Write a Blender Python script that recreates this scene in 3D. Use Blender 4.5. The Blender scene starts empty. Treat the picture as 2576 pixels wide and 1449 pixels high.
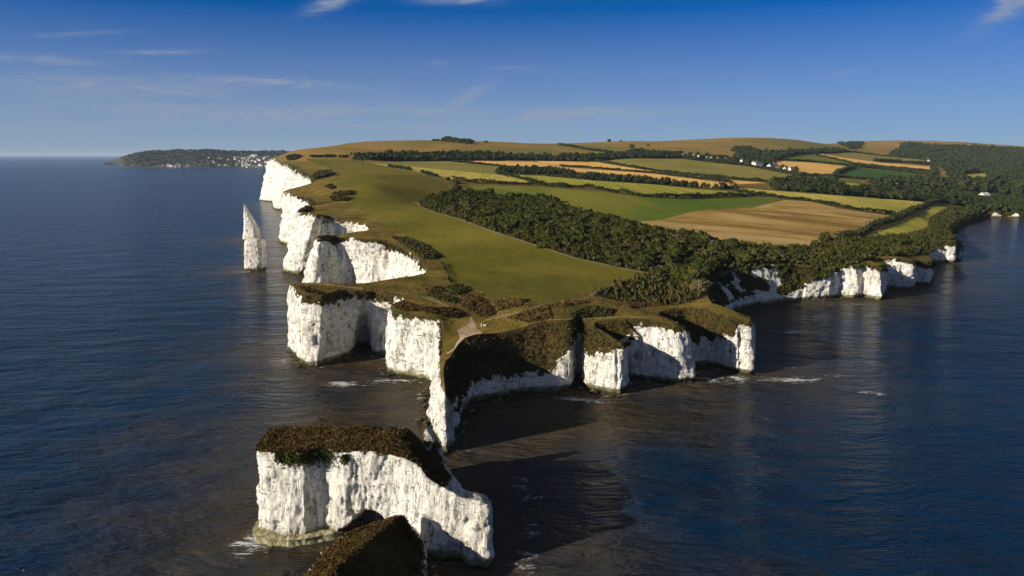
import bpy, math, random
import numpy as np
from mathutils import Vector
from mathutils.geometry import delaunay_2d_cdt
R = math.radians
rng = np.random.default_rng(7)
random.seed(7)
sc = bpy.context.scene
col = sc.collection

# ------------------------------------------------------------------ camera
CAMH = 90.0
FPX = 1909.0            # focal length in units of a 2576 px wide picture
PITCH = math.atan(334.5 / FPX)
cam_d = bpy.data.cameras.new("camera")
cam_d.sensor_width = 36.0
cam_d.lens = 36.0 * FPX / 2576.0
cam_d.clip_start = 1.0
cam_d.clip_end = 300000.0
cam = bpy.data.objects.new("camera", cam_d)
col.objects.link(cam)
cam.location = (0, 0, CAMH)
cam.rotation_euler = (math.pi / 2 - PITCH, 0, 0)
sc.camera = cam

# ------------------------------------------------------------------ light
SUN_EL = R(19.0)
SUN_AZ = R(62.0)        # the direction the shadows run, clockwise from +Y
sun_d = bpy.data.lights.new("sun", 'SUN')
sun_d.energy = 5.0
sun_d.angle = R(0.5)
sun_d.color = (1.0, 0.91, 0.77)
sun = bpy.data.objects.new("sun", sun_d)
col.objects.link(sun)
ldir = Vector((math.sin(SUN_AZ) * math.cos(SUN_EL), math.cos(SUN_AZ) * math.cos(SUN_EL), -math.sin(SUN_EL)))
sun.rotation_euler = ldir.to_track_quat('-Z', 'Y').to_euler()
sun.location = (-300, -300, 400)

world = bpy.data.worlds.new("World")
sc.world = world
world.use_nodes = True
wn = world.node_tree
wn.nodes.clear()
def WN(t, **k):
    n = wn.nodes.new(t)
    for a, b in k.items(): setattr(n, a, b)
    return n
sky = WN('ShaderNodeTexSky', sky_type='NISHITA')
sky.sun_disc = False
sky.sun_elevation = SUN_EL
sky.sun_rotation = SUN_AZ + math.pi
sky.altitude = 100
sky.air_density = 1.0
sky.dust_density = 0.2
sky.ozone_density = 6.0
tc = WN('ShaderNodeTexCoord')
sep = WN('ShaderNodeSeparateXYZ')
wn.links.new(tc.outputs['Generated'], sep.inputs[0])
# the clear dry air of the day: the blue of the upper sky reaches far down
skz = WN('ShaderNodeMath', operation='MULTIPLY_ADD'); skz.inputs[1].default_value = 2.3; skz.inputs[2].default_value = 0.06
wn.links.new(sep.outputs[2], skz.inputs[0])
skv = WN('ShaderNodeCombineXYZ'); skn = WN('ShaderNodeVectorMath', operation='NORMALIZE')
wn.links.new(sep.outputs[0], skv.inputs[0]); wn.links.new(sep.outputs[1], skv.inputs[1]); wn.links.new(skz.outputs[0], skv.inputs[2])
wn.links.new(skv.outputs[0], skn.inputs[0]); wn.links.new(skn.outputs[0], sky.inputs['Vector'])
hs = WN('ShaderNodeHueSaturation')
hs.inputs['Saturation'].default_value = 1.25
hs.inputs['Value'].default_value = 1.0
wn.links.new(sky.outputs[0], hs.inputs['Color'])
# thin cirrus, laid out on a plane high above the place
def wmath(op, a, b=None, clamp=False):
    n = WN('ShaderNodeMath', operation=op); n.use_clamp = clamp
    for i, v in enumerate((a, b)):
        if v is None: continue
        if isinstance(v, (int, float)): n.inputs[i].default_value = v
        else: wn.links.new(v, n.inputs[i])
    return n.outputs[0]
zz = wmath('ADD', wmath('MAXIMUM', sep.outputs[2], 0.0), 0.045)
px_ = wmath('DIVIDE', sep.outputs[0], zz)
py_ = wmath('DIVIDE', sep.outputs[1], zz)
comb = WN('ShaderNodeCombineXYZ')
wn.links.new(px_, comb.inputs[0]); wn.links.new(py_, comb.inputs[1])
def cloud_layer(scale, rot, stretch, lo, hi, det, rough, loc=(0, 0, 0)):
    m = WN('ShaderNodeMapping'); m.inputs['Rotation'].default_value = (0, 0, rot)
    m.inputs['Scale'].default_value = stretch; m.inputs['Location'].default_value = loc
    wn.links.new(comb.outputs[0], m.inputs[0])
    t = WN('ShaderNodeTexNoise'); t.inputs['Scale'].default_value = scale
    t.inputs['Detail'].default_value = det; t.inputs['Roughness'].default_value = rough
    t.inputs['Distortion'].default_value = 0.6
    wn.links.new(m.outputs[0], t.inputs['Vector'])
    r = WN('ShaderNodeMapRange'); r.interpolation_type = 'SMOOTHSTEP'
    r.inputs[1].default_value = lo; r.inputs[2].default_value = hi
    wn.links.new(t.outputs[0], r.inputs[0])
    return r.outputs[0]
c1 = cloud_layer(0.32, 0.15, (0.5, 1.0, 1), 0.46, 0.80, 8, 0.55)
c2 = cloud_layer(0.9, 0.35, (0.28, 1.3, 1), 0.60, 0.85, 9, 0.6, (3.1, 1.7, 0))
low = WN('ShaderNodeMapRange'); low.interpolation_type = 'SMOOTHSTEP'
low.inputs[1].default_value = 0.16; low.inputs[2].default_value = 0.06
wn.links.new(sep.outputs[2], low.inputs[0])
def wisp(u, v, lu, lv, rot, amt):
    az0 = math.atan((u - 1288) / FPX); el0 = -(PITCH + math.atan((v - 724.5) / FPX))
    dx = wmath('SUBTRACT', wmath('ARCTAN2', sep.outputs[0], sep.outputs[1]), az0); dz = wmath('SUBTRACT', sep.outputs[2], math.sin(el0))
    c_, s_ = math.cos(rot), math.sin(rot)
    a = wmath('DIVIDE', wmath('ADD', wmath('MULTIPLY', dx, c_), wmath('MULTIPLY', dz, s_)), lu / FPX)
    b = wmath('DIVIDE', wmath('SUBTRACT', wmath('MULTIPLY', dz, c_), wmath('MULTIPLY', dx, s_)), lv / FPX)
    g = wmath('POWER', 2.718, wmath('MULTIPLY', wmath('ADD', wmath('MULTIPLY', a, a), wmath('MULTIPLY', b, b)), -1.0))
    return wmath('MULTIPLY', g, amt)
wt = WN('ShaderNodeTexNoise'); wt.inputs['Scale'].default_value = 14; wt.inputs['Detail'].default_value = 8; wt.inputs['Roughness'].default_value = .62; wt.inputs['Distortion'].default_value = 1.2
wm = WN('ShaderNodeMapping'); wm.inputs['Scale'].default_value = (1, 1, 6); wm.inputs['Rotation'].default_value = (0, R(14), 0)
wn.links.new(tc.outputs['Generated'], wm.inputs[0]); wn.links.new(wm.outputs[0], wt.inputs['Vector'])
ws = None
for w_ in ((860, 15, 60, 13, .35, .75), (1160, 2, 90, 9, .0, .6), (2515, 55, 70, 17, .6, 1.3), (2580, 10, 80, 26, .6, 1.3), (430, 155, 90, 5, .06, .6), (150, 184, 130, 9, .0, .5), (240, 124, 80, 5, .12, .35), (700, 214, 170, 9, -.03, .5), (1290, 170, 60, 4, .0, .3), (1180, 240, 70, 14, .5, .3), (1110, 160, 20, 6, 0, .25), (2110, 195, 50, 6, .2, .15), (300, 235, 420, 22, .0, .35), (1450, 285, 260, 16, .03, .35), (700, 290, 500, 26, 0, .3)):
    q_ = wisp(*w_); ws = q_ if ws is None else wmath('ADD', ws, q_)
wr = WN('ShaderNodeMapRange'); wr.interpolation_type = 'SMOOTHSTEP'; wr.inputs[1].default_value = .36; wr.inputs[2].default_value = .66
wn.links.new(wt.outputs[0], wr.inputs[0])
ws = wmath('MULTIPLY', ws, wmath('ADD', wmath('MULTIPLY', wr.outputs[0], .75), .25))
cl = wmath('ADD', wmath('MULTIPLY', wmath('MULTIPLY', c1, low.outputs[0]), 0.30), wmath('MULTIPLY', ws, 2.1), True)
cl = wmath('MULTIPLY', cl, .70)
lowm = WN('ShaderNodeMapRange'); lowm.inputs[1].default_value = .175; lowm.inputs[2].default_value = 0.0; lowm.inputs[3].default_value = 0; lowm.inputs[4].default_value = .86
wn.links.new(sep.outputs[2], lowm.inputs[0])
cl = wmath('MAXIMUM', wmath('ADD', wmath('MULTIPLY', cl, .6), lowm.outputs[0], True), cl, True)
mixc = WN('ShaderNodeMixRGB')
mixc.inputs['Color2'].default_value = (4.3, 5.1, 6.4, 1)
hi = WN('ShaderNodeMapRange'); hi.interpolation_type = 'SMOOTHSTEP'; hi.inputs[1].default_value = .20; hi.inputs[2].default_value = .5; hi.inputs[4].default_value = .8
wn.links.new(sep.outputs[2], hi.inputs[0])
wn.links.new(cl, mixc.inputs['Fac'])
tint = WN('ShaderNodeMixRGB', blend_type='MULTIPLY'); tint.inputs['Fac'].default_value = 1; tint.inputs['Color2'].default_value = (.04, 1.50, 1.85, 1)
wn.links.new(hs.outputs[0], tint.inputs['Color1'])
grey_fill = WN('ShaderNodeMixRGB'); grey_fill.inputs['Color2'].default_value = (1.75, 1.75, 1.75, 1)     # grey added to the unseen upper sky to take blue from the shadows
wn.links.new(hi.outputs[0], grey_fill.inputs['Fac']); wn.links.new(tint.outputs[0], grey_fill.inputs['Color1'])
wn.links.new(grey_fill.outputs[0], mixc.inputs['Color1'])
bg = WN('ShaderNodeBackground')
bg.inputs['Strength'].default_value = 0.050
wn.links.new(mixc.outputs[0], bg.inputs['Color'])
wo = WN('ShaderNodeOutputWorld')
wn.links.new(bg.outputs[0], wo.inputs['Surface'])

sc.view_settings.view_transform = 'Standard'
sc.view_settings.look = 'None'
sc.view_settings.exposure = 0.46
sc.view_settings.gamma = 1.0
sc.cycles.max_bounces = 6
sc.cycles.use_adaptive_sampling = True

# ------------------------------------------------------------------ haze
HAZE_DENS = 2.1e-5
def build_haze():
    me = bpy.data.meshes.new('haze'); a, b, c, d, e, f = -90000, 90000, -6000, 110000, -4.0, 260.0
    me.from_pydata([(x, y, z) for z in (e, f) for y in (c, d) for x in (a, b)], [], [(0, 2, 3, 1), (4, 5, 7, 6), (0, 1, 5, 4), (2, 6, 7, 3), (0, 4, 6, 2), (1, 3, 7, 5)])
    m = bpy.data.materials.new('haze'); m.use_nodes = True; nt = m.node_tree; nt.nodes.clear()
    o = nt.nodes.new('ShaderNodeOutputMaterial'); v = nt.nodes.new('ShaderNodeVolumePrincipled')
    v.inputs['Color'].default_value = (.62, .78, 1.0, 1); v.inputs['Density'].default_value = HAZE_DENS; v.inputs['Anisotropy'].default_value = 0.0
    nt.links.new(v.outputs[0], o.inputs['Volume']); me.materials.append(m)
    ob = bpy.data.objects.new('haze', me); col.objects.link(ob); ob['kind'] = 'stuff'; ob['label'] = 'thin bluish haze over the far land and sea'
build_haze()
sc.cycles.volume_bounces = 0

# ------------------------------------------------------------------ helpers
def tag(o, label=None, cat=None, group=None, kind=None):
    if label: o['label'] = label
    if cat: o['category'] = cat
    if group: o['group'] = group
    if kind: o['kind'] = kind
    return o

def mesh_obj(name, V, F, mat=None, parent=None, smooth=True, attrs=None):
    V = np.asarray(V, dtype=np.float32)
    F = np.asarray(F, dtype=np.int32)
    me = bpy.data.meshes.new(name)
    k = F.shape[1]
    me.vertices.add(len(V)); me.vertices.foreach_set('co', V.ravel())
    me.loops.add(F.size); me.loops.foreach_set('vertex_index', F.ravel())
    me.polygons.add(len(F))
    me.polygons.foreach_set('loop_start', np.arange(0, F.size, k, dtype=np.int32))
    me.polygons.foreach_set('loop_total', np.full(len(F), k, dtype=np.int32))
    me.polygons.foreach_set('use_smooth', np.full(len(F), smooth))
    me.update(calc_edges=True)
    me.validate()
    for n, a in (attrs or {}).items():
        at = me.attributes.new(n, 'FLOAT', 'POINT')
        at.data.foreach_set('value', np.asarray(a, dtype=np.float32))
    if mat: me.materials.append(mat)
    o = bpy.data.objects.new(name, me)
    col.objects.link(o)
    if parent: o.parent = parent
    return o

def _hash(ix, iy, iz, s):
    h = (ix * 374761393 + iy * 668265263 + iz * 2147483647 + s * 974711) & 0xffffffff
    h = ((h ^ (h >> 13)) * 1274126177) & 0xffffffff
    h = ((h ^ (h >> 16)) * 2246822519) & 0xffffffff
    return ((h ^ (h >> 15)) & 0xffffff) / float(0xffffff)

def vnoise(x, y, z, s=0):
    x = np.asarray(x, float); y = np.asarray(y, float); z = np.asarray(z, float) + np.zeros_like(x)
    ix = np.floor(x).astype(np.int64); iy = np.floor(y).astype(np.int64); iz = np.floor(z).astype(np.int64)
    fx = x - ix; fy = y - iy; fz = z - iz
    fx = fx * fx * (3 - 2 * fx); fy = fy * fy * (3 - 2 * fy); fz = fz * fz * (3 - 2 * fz)
    r = 0
    for a in (0, 1):
        wx = fx if a else 1 - fx
        for b in (0, 1):
            wy = fy if b else 1 - fy
            for c in (0, 1):
                wz = fz if c else 1 - fz
                r = r + wx * wy * wz * _hash(ix + a, iy + b, iz + c, s)
    return r * 2 - 1

def fbm(x, y, z, s=0, o=4, g=0.5):
    r = 0; a = 1.0; f = 1.0; t = 0
    for i in range(o):
        r = r + a * vnoise(x * f, y * f, z * f, s + i * 17); t += a
        a *= g; f *= 2.03
    return r / t

CP, SP = math.cos(PITCH), math.sin(PITCH)
def ray(u, v):
    dx = (np.asarray(u, float) - 1288.0) / FPX; dv = (np.asarray(v, float) - 724.5) / FPX
    return dx, CP - dv * SP, -SP - dv * CP
def atz(u, v, z):
    dx, dy, dz = ray(u, v); t = (z - CAMH) / dz
    return np.array([dx * t, dy * t])
def aty(u, v, y):
    dx, dy, dz = ray(u, v); t = y / dy
    return np.array([dx * t, y, CAMH + dz * t])

# the picture was read in enlarged crops; these bring their positions to one frame
def K1(p): return [(603.7 + x * .2639, 590.3 + y * .2639) for x, y in p]
def K2(p): return [(603.7 + x * .3518, 939.2 + y * .3518) for x, y in p]
def K3(p): return [(1073.3 + x * .3385, 670.8 + y * .3385) for x, y in p]
def K4(p): return [(1677 + x * .349, 469.6 + y * .349) for x, y in p]
def K5(p): return [(254.9 + x * .2865, 335.4 + y * .2865) for x, y in p]
def K6(p): return [(737.9 + x * .2865, 335.4 + y * .2865) for x, y in p]
def K7(p): return [(1408.7 + x * .2344, 335.4 + y * .2344) for x, y in p]
def K8(p): return [(1945.4 + x * .2448, 335.4 + y * .2448) for x, y in p]

# ------------------------------------------------------------------ the coast
# each station: top point (x, y, z), base point (x, y), share of the face that is overgrown
ST = []
def V(bx, by, tx, ty, s=0.0, br=0.07):
    b = atz(bx, by, 0.0); t = aty(tx, ty, b[1] + s)
    ST.append((t[0], t[1], t[2], b[0], b[1], br))
def T(tx, ty, z, ox, oy, br=0.07):
    t = atz(tx, ty, z); ST.append((t[0], t[1], z, t[0] + ox, t[1] + oy, br))
def W(x, y, z, ox, oy, br=0.1): ST.append((x, y, z, x + ox, y + oy, br))
W(-330, 3400, 70, -20, 0); W(-360, 2600, 95, -25, 0); W(-400, 2100, 98, -30, 0); W(-450, 1720, 92, -35, 5)
V(650, 503, 679, 401, 10, .04); V(664, 506, 688, 396, 15, .06); V(688, 508, 705, 405, 6, .08)
T(730, 413, 75, -30, -6, .1); T(757, 421, 70, -24, -6, .16); T(782, 436, 64.5, -16, -4, .12); T(793, 456, 57.5, -10, 4, .2)
T(770, 466, 55, -8, 6); T(738, 474, 53, -8, 6)
V(699, 606, 710, 484, 3, .04); V(706, 612, 742, 488, 0, .06); T(770, 493, 50.5, 2, -9, .12); T(799, 507, 49, 0, -6, .2); T(834, 505, 50, 0, -5, .3)
T(845, 507, 49.5, 2, 0, .5); T(812, 514, 48, -6, 6); T(772, 521, 46, -6, 7)
V(706, 684, 748, 533, 12, .03); V(724, 688, 775, 536, 2, .05); V(745, 690, 799, 539, -6, .05); T(828, 543, 43.5, 2, -6, .06); T(852, 549, 42.5, 2, -4, .1)
T(832, 554, 42, 0, -3, .1); T(808, 557, 42, -7, -5, .04); T(840, 557, 41, 2, -6, .03); T(880, 557, 41, 3, -6, .03); T(922, 563, 40, 3, -5, .05); T(935, 571, 39, 4, 0, .2)
T(925, 579, 38, -3, 6); T(868, 587, 37, -3, 6); T(822, 592, 36, -4, 6)
T(797, 597, 35, -14, -1, .04); T(808, 599, 35, -7, -9, .08); T(828, 597, 35, -1, -10, .1); T(843, 595, 35, 5, -2, .2); T(858, 596, 35, 8, 3, .1)
T(885, 597, 35, 4, -5, .04); T(920, 600, 34.5, 3, -8, .12); T(945, 600, 34.5, 3, -7, .04); T(975, 604, 33.5, 2, -7, .2); T(1000, 614, 33, 0, -7, .15); T(1026, 630, 32, -2, -6, .1)
T(1052, 649, 31, -5, -5, .06); T(1063, 662, 30.5, -6, -3, .1); T(1078, 675, 30, -5, 0, .05)
T(1068, 688, 28.5, -4, 5); T(1000, 699, 29.3, -3, 6); T(950, 708, 29.5, -3, 6); T(905, 713, 29.8, -3, 6); T(828, 712, 30.6, -3, 5); T(760, 710, 31, -4, 4)
V(726, 883, 729, 717, 1, .02); V(742, 902, 741, 722, 0, .04); V(764, 920, 764, 732, 2, .13); V(780, 923, 790, 740, 3, .14); V(799, 924, 812, 744, 3, .13); V(814, 915, 828, 737, 6, .16)
V(845, 906, 848, 731, 5, .16); V(876, 897, 872, 729, 2, .13); V(888, 885, 893, 730, -8, .1); V(905, 866, 907, 732, -22, .1); V(928, 868, 922, 732, -20, .12)
V(937, 894, 940, 733, 2, .16); V(958, 900, 970, 737, 3, .14); T(1012, 744, 28.2, -5, -2, .06); T(1019, 750, 28, -3, 2, .1)
T(1003, 762, 27.8, -5, 3, .1); T(988, 766, 27.5, -5, 2, .1)
V(959, 932, 981, 773, 2, .05); V(973, 940, 997, 777, 1, .1); V(1000, 947, 1036, 787, 1, .1); V(1035, 955, 1068, 784, 0, .1); V(1066, 961, 1100, 794, 0, .07)
V(1079, 966, 1112, 806, 3, .1); V(1080, 985, 1116, 846, 6, .2); V(1073, 1010, 1114, 876, 8, .12); V(1071, 1031, 1112, 893, 6, .04); V(1075, 1062, 1106, 915, 5, .03)
V(1094, 1101, 1108, 948, 2, .02); V(1113, 1144, 1114, 985, 3, .03); V(1130, 1146, 1120, 988, 3, .03); V(1142, 1132, 1118, 968, 3, .2)
V(1151, 1097, 1115, 938, 5, .55); V(1172, 1078, 1120, 902, 5, .7); V(1178, 1036, 1143, 880, 6, .7); V(1200, 1014, 1156, 866, 8, .6); V(1229, 1010, 1178, 850, 10, .6)
V(1276, 1001, 1245, 840, 15, .62); V(1330, 994, 1310, 826, 18, .65); V(1378, 991, 1372, 806, 20, .66); V(1405, 989, 1402, 803, 18, .5); V(1430, 986, 1428, 806, 16, .36)
V(1437, 966, 1440, 802, 8, .3); V(1446, 950, 1450, 797, 4, .3); V(1464, 950, 1464, 799, 4, .3); V(1469, 964, 1471, 806, 10, .3); V(1470, 981, 1484, 822, 14, .4); V(1510, 990, 1510, 832, 9, .33); V(1545, 995, 1545, 850, 5, .22); V(1565, 998, 1564, 864, 3, .1)
V(1578, 982, 1571, 870, 1, .06); T(1556, 854, 19.5, 5, 6); T(1520, 834, 22, 4, 7); T(1490, 817, 24.6, 8, 5, .3)
V(1583, 951, 1497, 806, 2, .42); V(1598, 953, 1535, 803, 4, .4); V(1622, 957, 1580, 801, 6, .16); V(1660, 962, 1640, 801, 7, .12); V(1690, 966, 1680, 808, 5, .12)
V(1706, 967, 1702, 816, 3, .12); V(1745, 962, 1725, 830, 1, .06); V(1750, 945, 1727, 828, 2, .06); T(1712, 814, 22.8, 5, 6); T(1688, 803, 24, 5, 6); T(1656, 794, 25.2, 6, 4, .4)
V(1745, 930, 1662, 785, 12, .5); V(1775, 922, 1710, 779, 12, .55); V(1805, 925, 1755, 781, 10, .5); V(1838, 936, 1800, 788, 5, .36); V(1860, 940, 1840, 796, 4, .2); V(1892, 943, 1886, 808, 2, .1)
V(1896, 932, 1893, 803, 3, .08); T(1860, 787, 24.6, 5, 7, .1); T(1822, 772, 26, 6, 8, .3); T(1790, 760, 26.5, 12, 4, .4); T(1778, 738, 25.5, 12, 3, .2)
V(1851, 788, 1800, 700, 10, .6); V(1890, 772, 1840, 680, 10, .62); V(1939, 767, 1900, 669, 12, .7); V(1985, 761, 1950, 663, 12, .74); V(2019, 757, 1990, 664, 12, .6); V(2042, 756, 2026, 670, 8, .3)
V(2070, 754, 2065, 674, 6, .3); V(2098, 752, 2100, 674, 3, .12); V(2108, 749, 2110, 670, 4, .1); V(2120, 750, 2122, 670, 3, .06); V(2158, 752, 2156, 667, 2, .06); V(2170, 749, 2170, 666, 3, .05); V(2182, 752, 2183, 665, 2, .06); V(2221, 757, 2212, 668, 2, .12)
V(2234, 738, 2229, 682, 2, .12); T(2214, 662, 21, 6, 8); T(2186, 653, 22, 9, 7, .3)
V(2240, 728, 2195, 648, 7, .1); V(2265, 729, 2245, 648, 6, .08); V(2298, 729, 2296, 656, 2, .12); V(2304, 716, 2304, 654, 2, .2); V(2337, 718, 2336, 658, 3, .25); V(2346, 700, 2342, 650, 3, .2)
T(2322, 640, 15, 6, 8, .4)
V(2340, 668, 2312, 630, 8, .2); V(2352, 662, 2340, 612, 10, .22); V(2378, 660, 2364, 604, 10, .26); V(2399, 661, 2394, 602, 6, .22); V(2404, 655, 2398, 604, 6, .4); V(2417, 659, 2412, 612, 4, .25)
V(2420, 648, 2410, 606, 10, .5); V(2405, 620, 2388, 592, 12, .9); V(2400, 590, 2388, 572, 14, .9); V(2424, 571, 2412, 553, 14, .9); V(2466, 559, 2456, 541, 14, .85); V(2474, 553, 2462, 538, 10, .9)
V(2470, 549, 2462, 538, 16, 1.); V(2490, 548, 2488, 536, 14, .9); V(2502, 547.5, 2500, 528, 10, .2); V(2520, 547.5, 2520, 531, 10, .55); V(2530, 547.5, 2530, 536, 10, .9); V(2542, 547.5, 2542, 534, 10, .6); V(2560, 548, 2560, 527, 10, .2); V(2572, 548, 2572, 536, 10, .95); V(2585, 548, 2585, 534, 12, .5)
V(2700, 551, 2700, 538, 14, .9); V(3000, 558, 3000, 540, 14, .9); W(1900, 980, 14, 5, -12)
ST = np.array(ST)

# ------------------------------------------------------------------ ground height
ctrl = []
def C(u, v, z): p = atz(u, v, z); ctrl.append((p[0], p[1], z))
def CY(u, v, y): ctrl.append(tuple(aty(u, v, y)))
for a in ((1180, 830, 25.5), (1300, 790, 26), (1450, 790, 26), (1600, 780, 26), (1720, 760, 27), (1400, 740, 26.5), (1200, 740, 27.5), (1500, 700, 26), (1620, 690, 26.5),
          (1100, 650, 31), (1120, 735, 28), (1300, 640, 32), (1200, 600, 37), (1000, 560, 41), (1055, 505, 47), (960, 520, 48), (1500, 600, 37), (1700, 640, 29), (1900, 630, 27),
          (930, 470, 60), (860, 440, 68), (1150, 470, 55), (1300, 500, 46), (1500, 530, 41), (1700, 560, 34), (1860, 545, 34), (2000, 625, 25), (2200, 560, 24), (2120, 600, 23),
          (2300, 540, 21), (2330, 510, 25), (2240, 605, 17), (2100, 490, 38), (1500, 480, 52), (1700, 490, 46), (1900, 490, 40), (2400, 500, 24)): C(*a)
for a in ((800, 402, 1420), (770, 396, 1500), (900, 403, 1380), (1050, 425, 1230), (1250, 440, 1150), (1000, 406, 1480), (1250, 411, 1560), (1450, 410, 1680), (1600, 403, 1750),
          (1740, 399, 1900), (1900, 414, 1850), (1700, 440, 1400), (1450, 445, 1200), (2000, 440, 1550), (2200, 462, 1500), (2120, 432, 1900), (2350, 450, 1800), (2500, 470, 1600),
          (2100, 405, 2400), (2300, 425, 2300), (2500, 430, 2500), (2300, 400, 2900), (2150, 385, 3000), (2576, 500, 1450), (2540, 520, 1220), (2450, 510, 1250),
          (745, 380, 1640), (800, 371, 1800), (900, 360, 1950), (1000, 354, 2050), (1130, 354, 2150), (1250, 358, 2200), (1370, 362.5, 2300), (1450, 364, 2500),
          (1530, 358, 2700), (1620, 355, 2800), (1720, 357, 2850), (1820, 353, 2900), (1930, 350, 3000), (2010, 353, 3200), (2090, 363, 3400),
          (2150, 357, 3900), (2230, 354, 4000), (2330, 355.5, 4050), (2400, 359, 4100), (2480, 367, 4100), (2576, 373, 4100), (2700, 380, 4100),
          (1000, 380, 1750), (1250, 384, 1850), (1450, 388, 1950), (1600, 378, 2150), (1800, 380, 2300), (1950, 378, 2500), (2000, 392, 2350), (2250, 375, 3500), (2450, 395, 3200)): CY(*a)
# behind the ridges the ground falls away again
for u, y, z in ((680, 2600, 100), (742, 2300, 108), (900, 2700, 112), (1130, 2900, 112), (1370, 3100, 115), (1620, 3600, 120), (1930, 3900, 125), (2100, 4600, 105), (2300, 5000, 110), (2576, 5000, 80), (1500, 5000, 80), (1000, 4500, 70), (700, 4500, 40)):
    x = (u - 1288) / FPX * y * 1.01; ctrl.append((x, y, z))
ctrl += [(-260, 3300, 70), (3600, 5000, 60), (3600, 3000, 70), (3600, 1500, 40), (2600, 1300, 30), (2600, 2500, 60)]
ctrl = np.array(ctrl)
sel = ST[4:-1, :3]
P0 = np.vstack([sel, ctrl])
def _k(d2): return 0.5 * d2 * np.log(d2 + 1e-12)
PX = P0[:, :2] / 1000.0
_n = len(PX)
_A = np.zeros((_n + 3, _n + 3))
_D = ((PX[:, None] - PX[None]) ** 2).sum(2)
_A[:_n, :_n] = _k(_D) + np.eye(_n) * 2e-5
_A[:_n, _n] = 1; _A[:_n, _n + 1:] = PX; _A[_n, :_n] = 1; _A[_n + 1:, :_n] = PX.T
_w = np.linalg.solve(_A, np.concatenate([P0[:, 2], [0, 0, 0]]))
def Zf(x, y):
    x = np.asarray(x, float).ravel(); y = np.asarray(y, float).ravel()
    out = np.empty(len(x))
    for i in range(0, len(x), 20000):
        q = np.stack([x[i:i + 20000], y[i:i + 20000]], 1) / 1000.0
        d = ((q[:, None] - PX[None]) ** 2).sum(2)
        out[i:i + 20000] = _k(d) @ _w[:_n] + _w[_n] + q @ _w[_n + 1:]
    r = np.hypot(x, y)
    far = np.clip((r - 500) / 1500, 0, 1)
    out += far * 2.2 * fbm(x / 160, y / 160, 0, 3, 3) + 0.25 * fbm(x / 9, y / 9, 0, 5, 3)
    return out
def hit(pts):
    """where the sight lines through the given picture points meet the ground"""
    pts = np.asarray(pts, float); n = len(pts)
    dx, dy, dz = ray(pts[:, 0], pts[:, 1])
    ts = 190 * (5000 / 190.) ** (np.linspace(0, 1, 420))
    tt = ts[None] / dy[:, None]
    X = dx[:, None] * tt; Y = dy[:, None] * tt; ZR = CAMH + dz[:, None] * tt
    Zg = Zf(X, Y).reshape(X.shape)
    below = ZR < Zg
    # the ground only counts once the line is over land
    below &= (Y > 215)
    idx = below.argmax(1); idx[~below.any(1)] = len(ts) - 1
    idx = np.maximum(idx, 1)
    a = np.arange(n)
    d0 = (ZR - Zg)[a, idx - 1]; d1 = (ZR - Zg)[a, idx]
    f = np.clip(d0 / (d0 - d1 + 1e-9), 0, 1)
    t = tt[a, idx - 1] * (1 - f) + tt[a, idx] * f
    return np.stack([dx * t, dy * t], 1)
def dens(pts, step, closed=True):
    pts = [tuple(p) for p in pts]
    out = []
    m = len(pts)
    for i in range(m if closed else m - 1):
        a = np.array(pts[i]); b = np.array(pts[(i + 1) % m])
        k = max(1, int(np.hypot(*(b - a)) / step))
        for j in range(k): out.append(a + (b - a) * j / k)
    if not closed: out.append(np.array(pts[-1]))
    return np.array(out)
def inpoly(x, y, poly):
    x = np.asarray(x); y = np.asarray(y); r = np.zeros(x.shape, bool)
    n = len(poly); j = n - 1
    bb = (x >= poly[:, 0].min()) & (x <= poly[:, 0].max()) & (y >= poly[:, 1].min()) & (y <= poly[:, 1].max())
    xs = x[bb]; ys = y[bb]; rr = np.zeros(xs.shape, bool)
    for i in range(n):
        xi, yi = poly[i]; xj, yj = poly[j]
        c = ((yi > ys) != (yj > ys))
        if c.any():
            rr ^= c & (xs < (xj - xi) * (ys - yi) / (yj - yi + 1e-12) + xi)
        j = i
    r[bb] = rr
    return r
def seg_dist(x, y, poly, closed=False):
    d = np.full(np.shape(x), 1e9)
    n = len(poly)
    for i in range(n if closed else n - 1):
        a = poly[i]; b = poly[(i + 1) % n]; ab = b - a
        t = np.clip(((x - a[0]) * ab[0] + (y - a[1]) * ab[1]) / (ab @ ab + 1e-9), 0, 1)
        d = np.minimum(d, np.hypot(x - a[0] - t * ab[0], y - a[1] - t * ab[1]))
    return d

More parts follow.
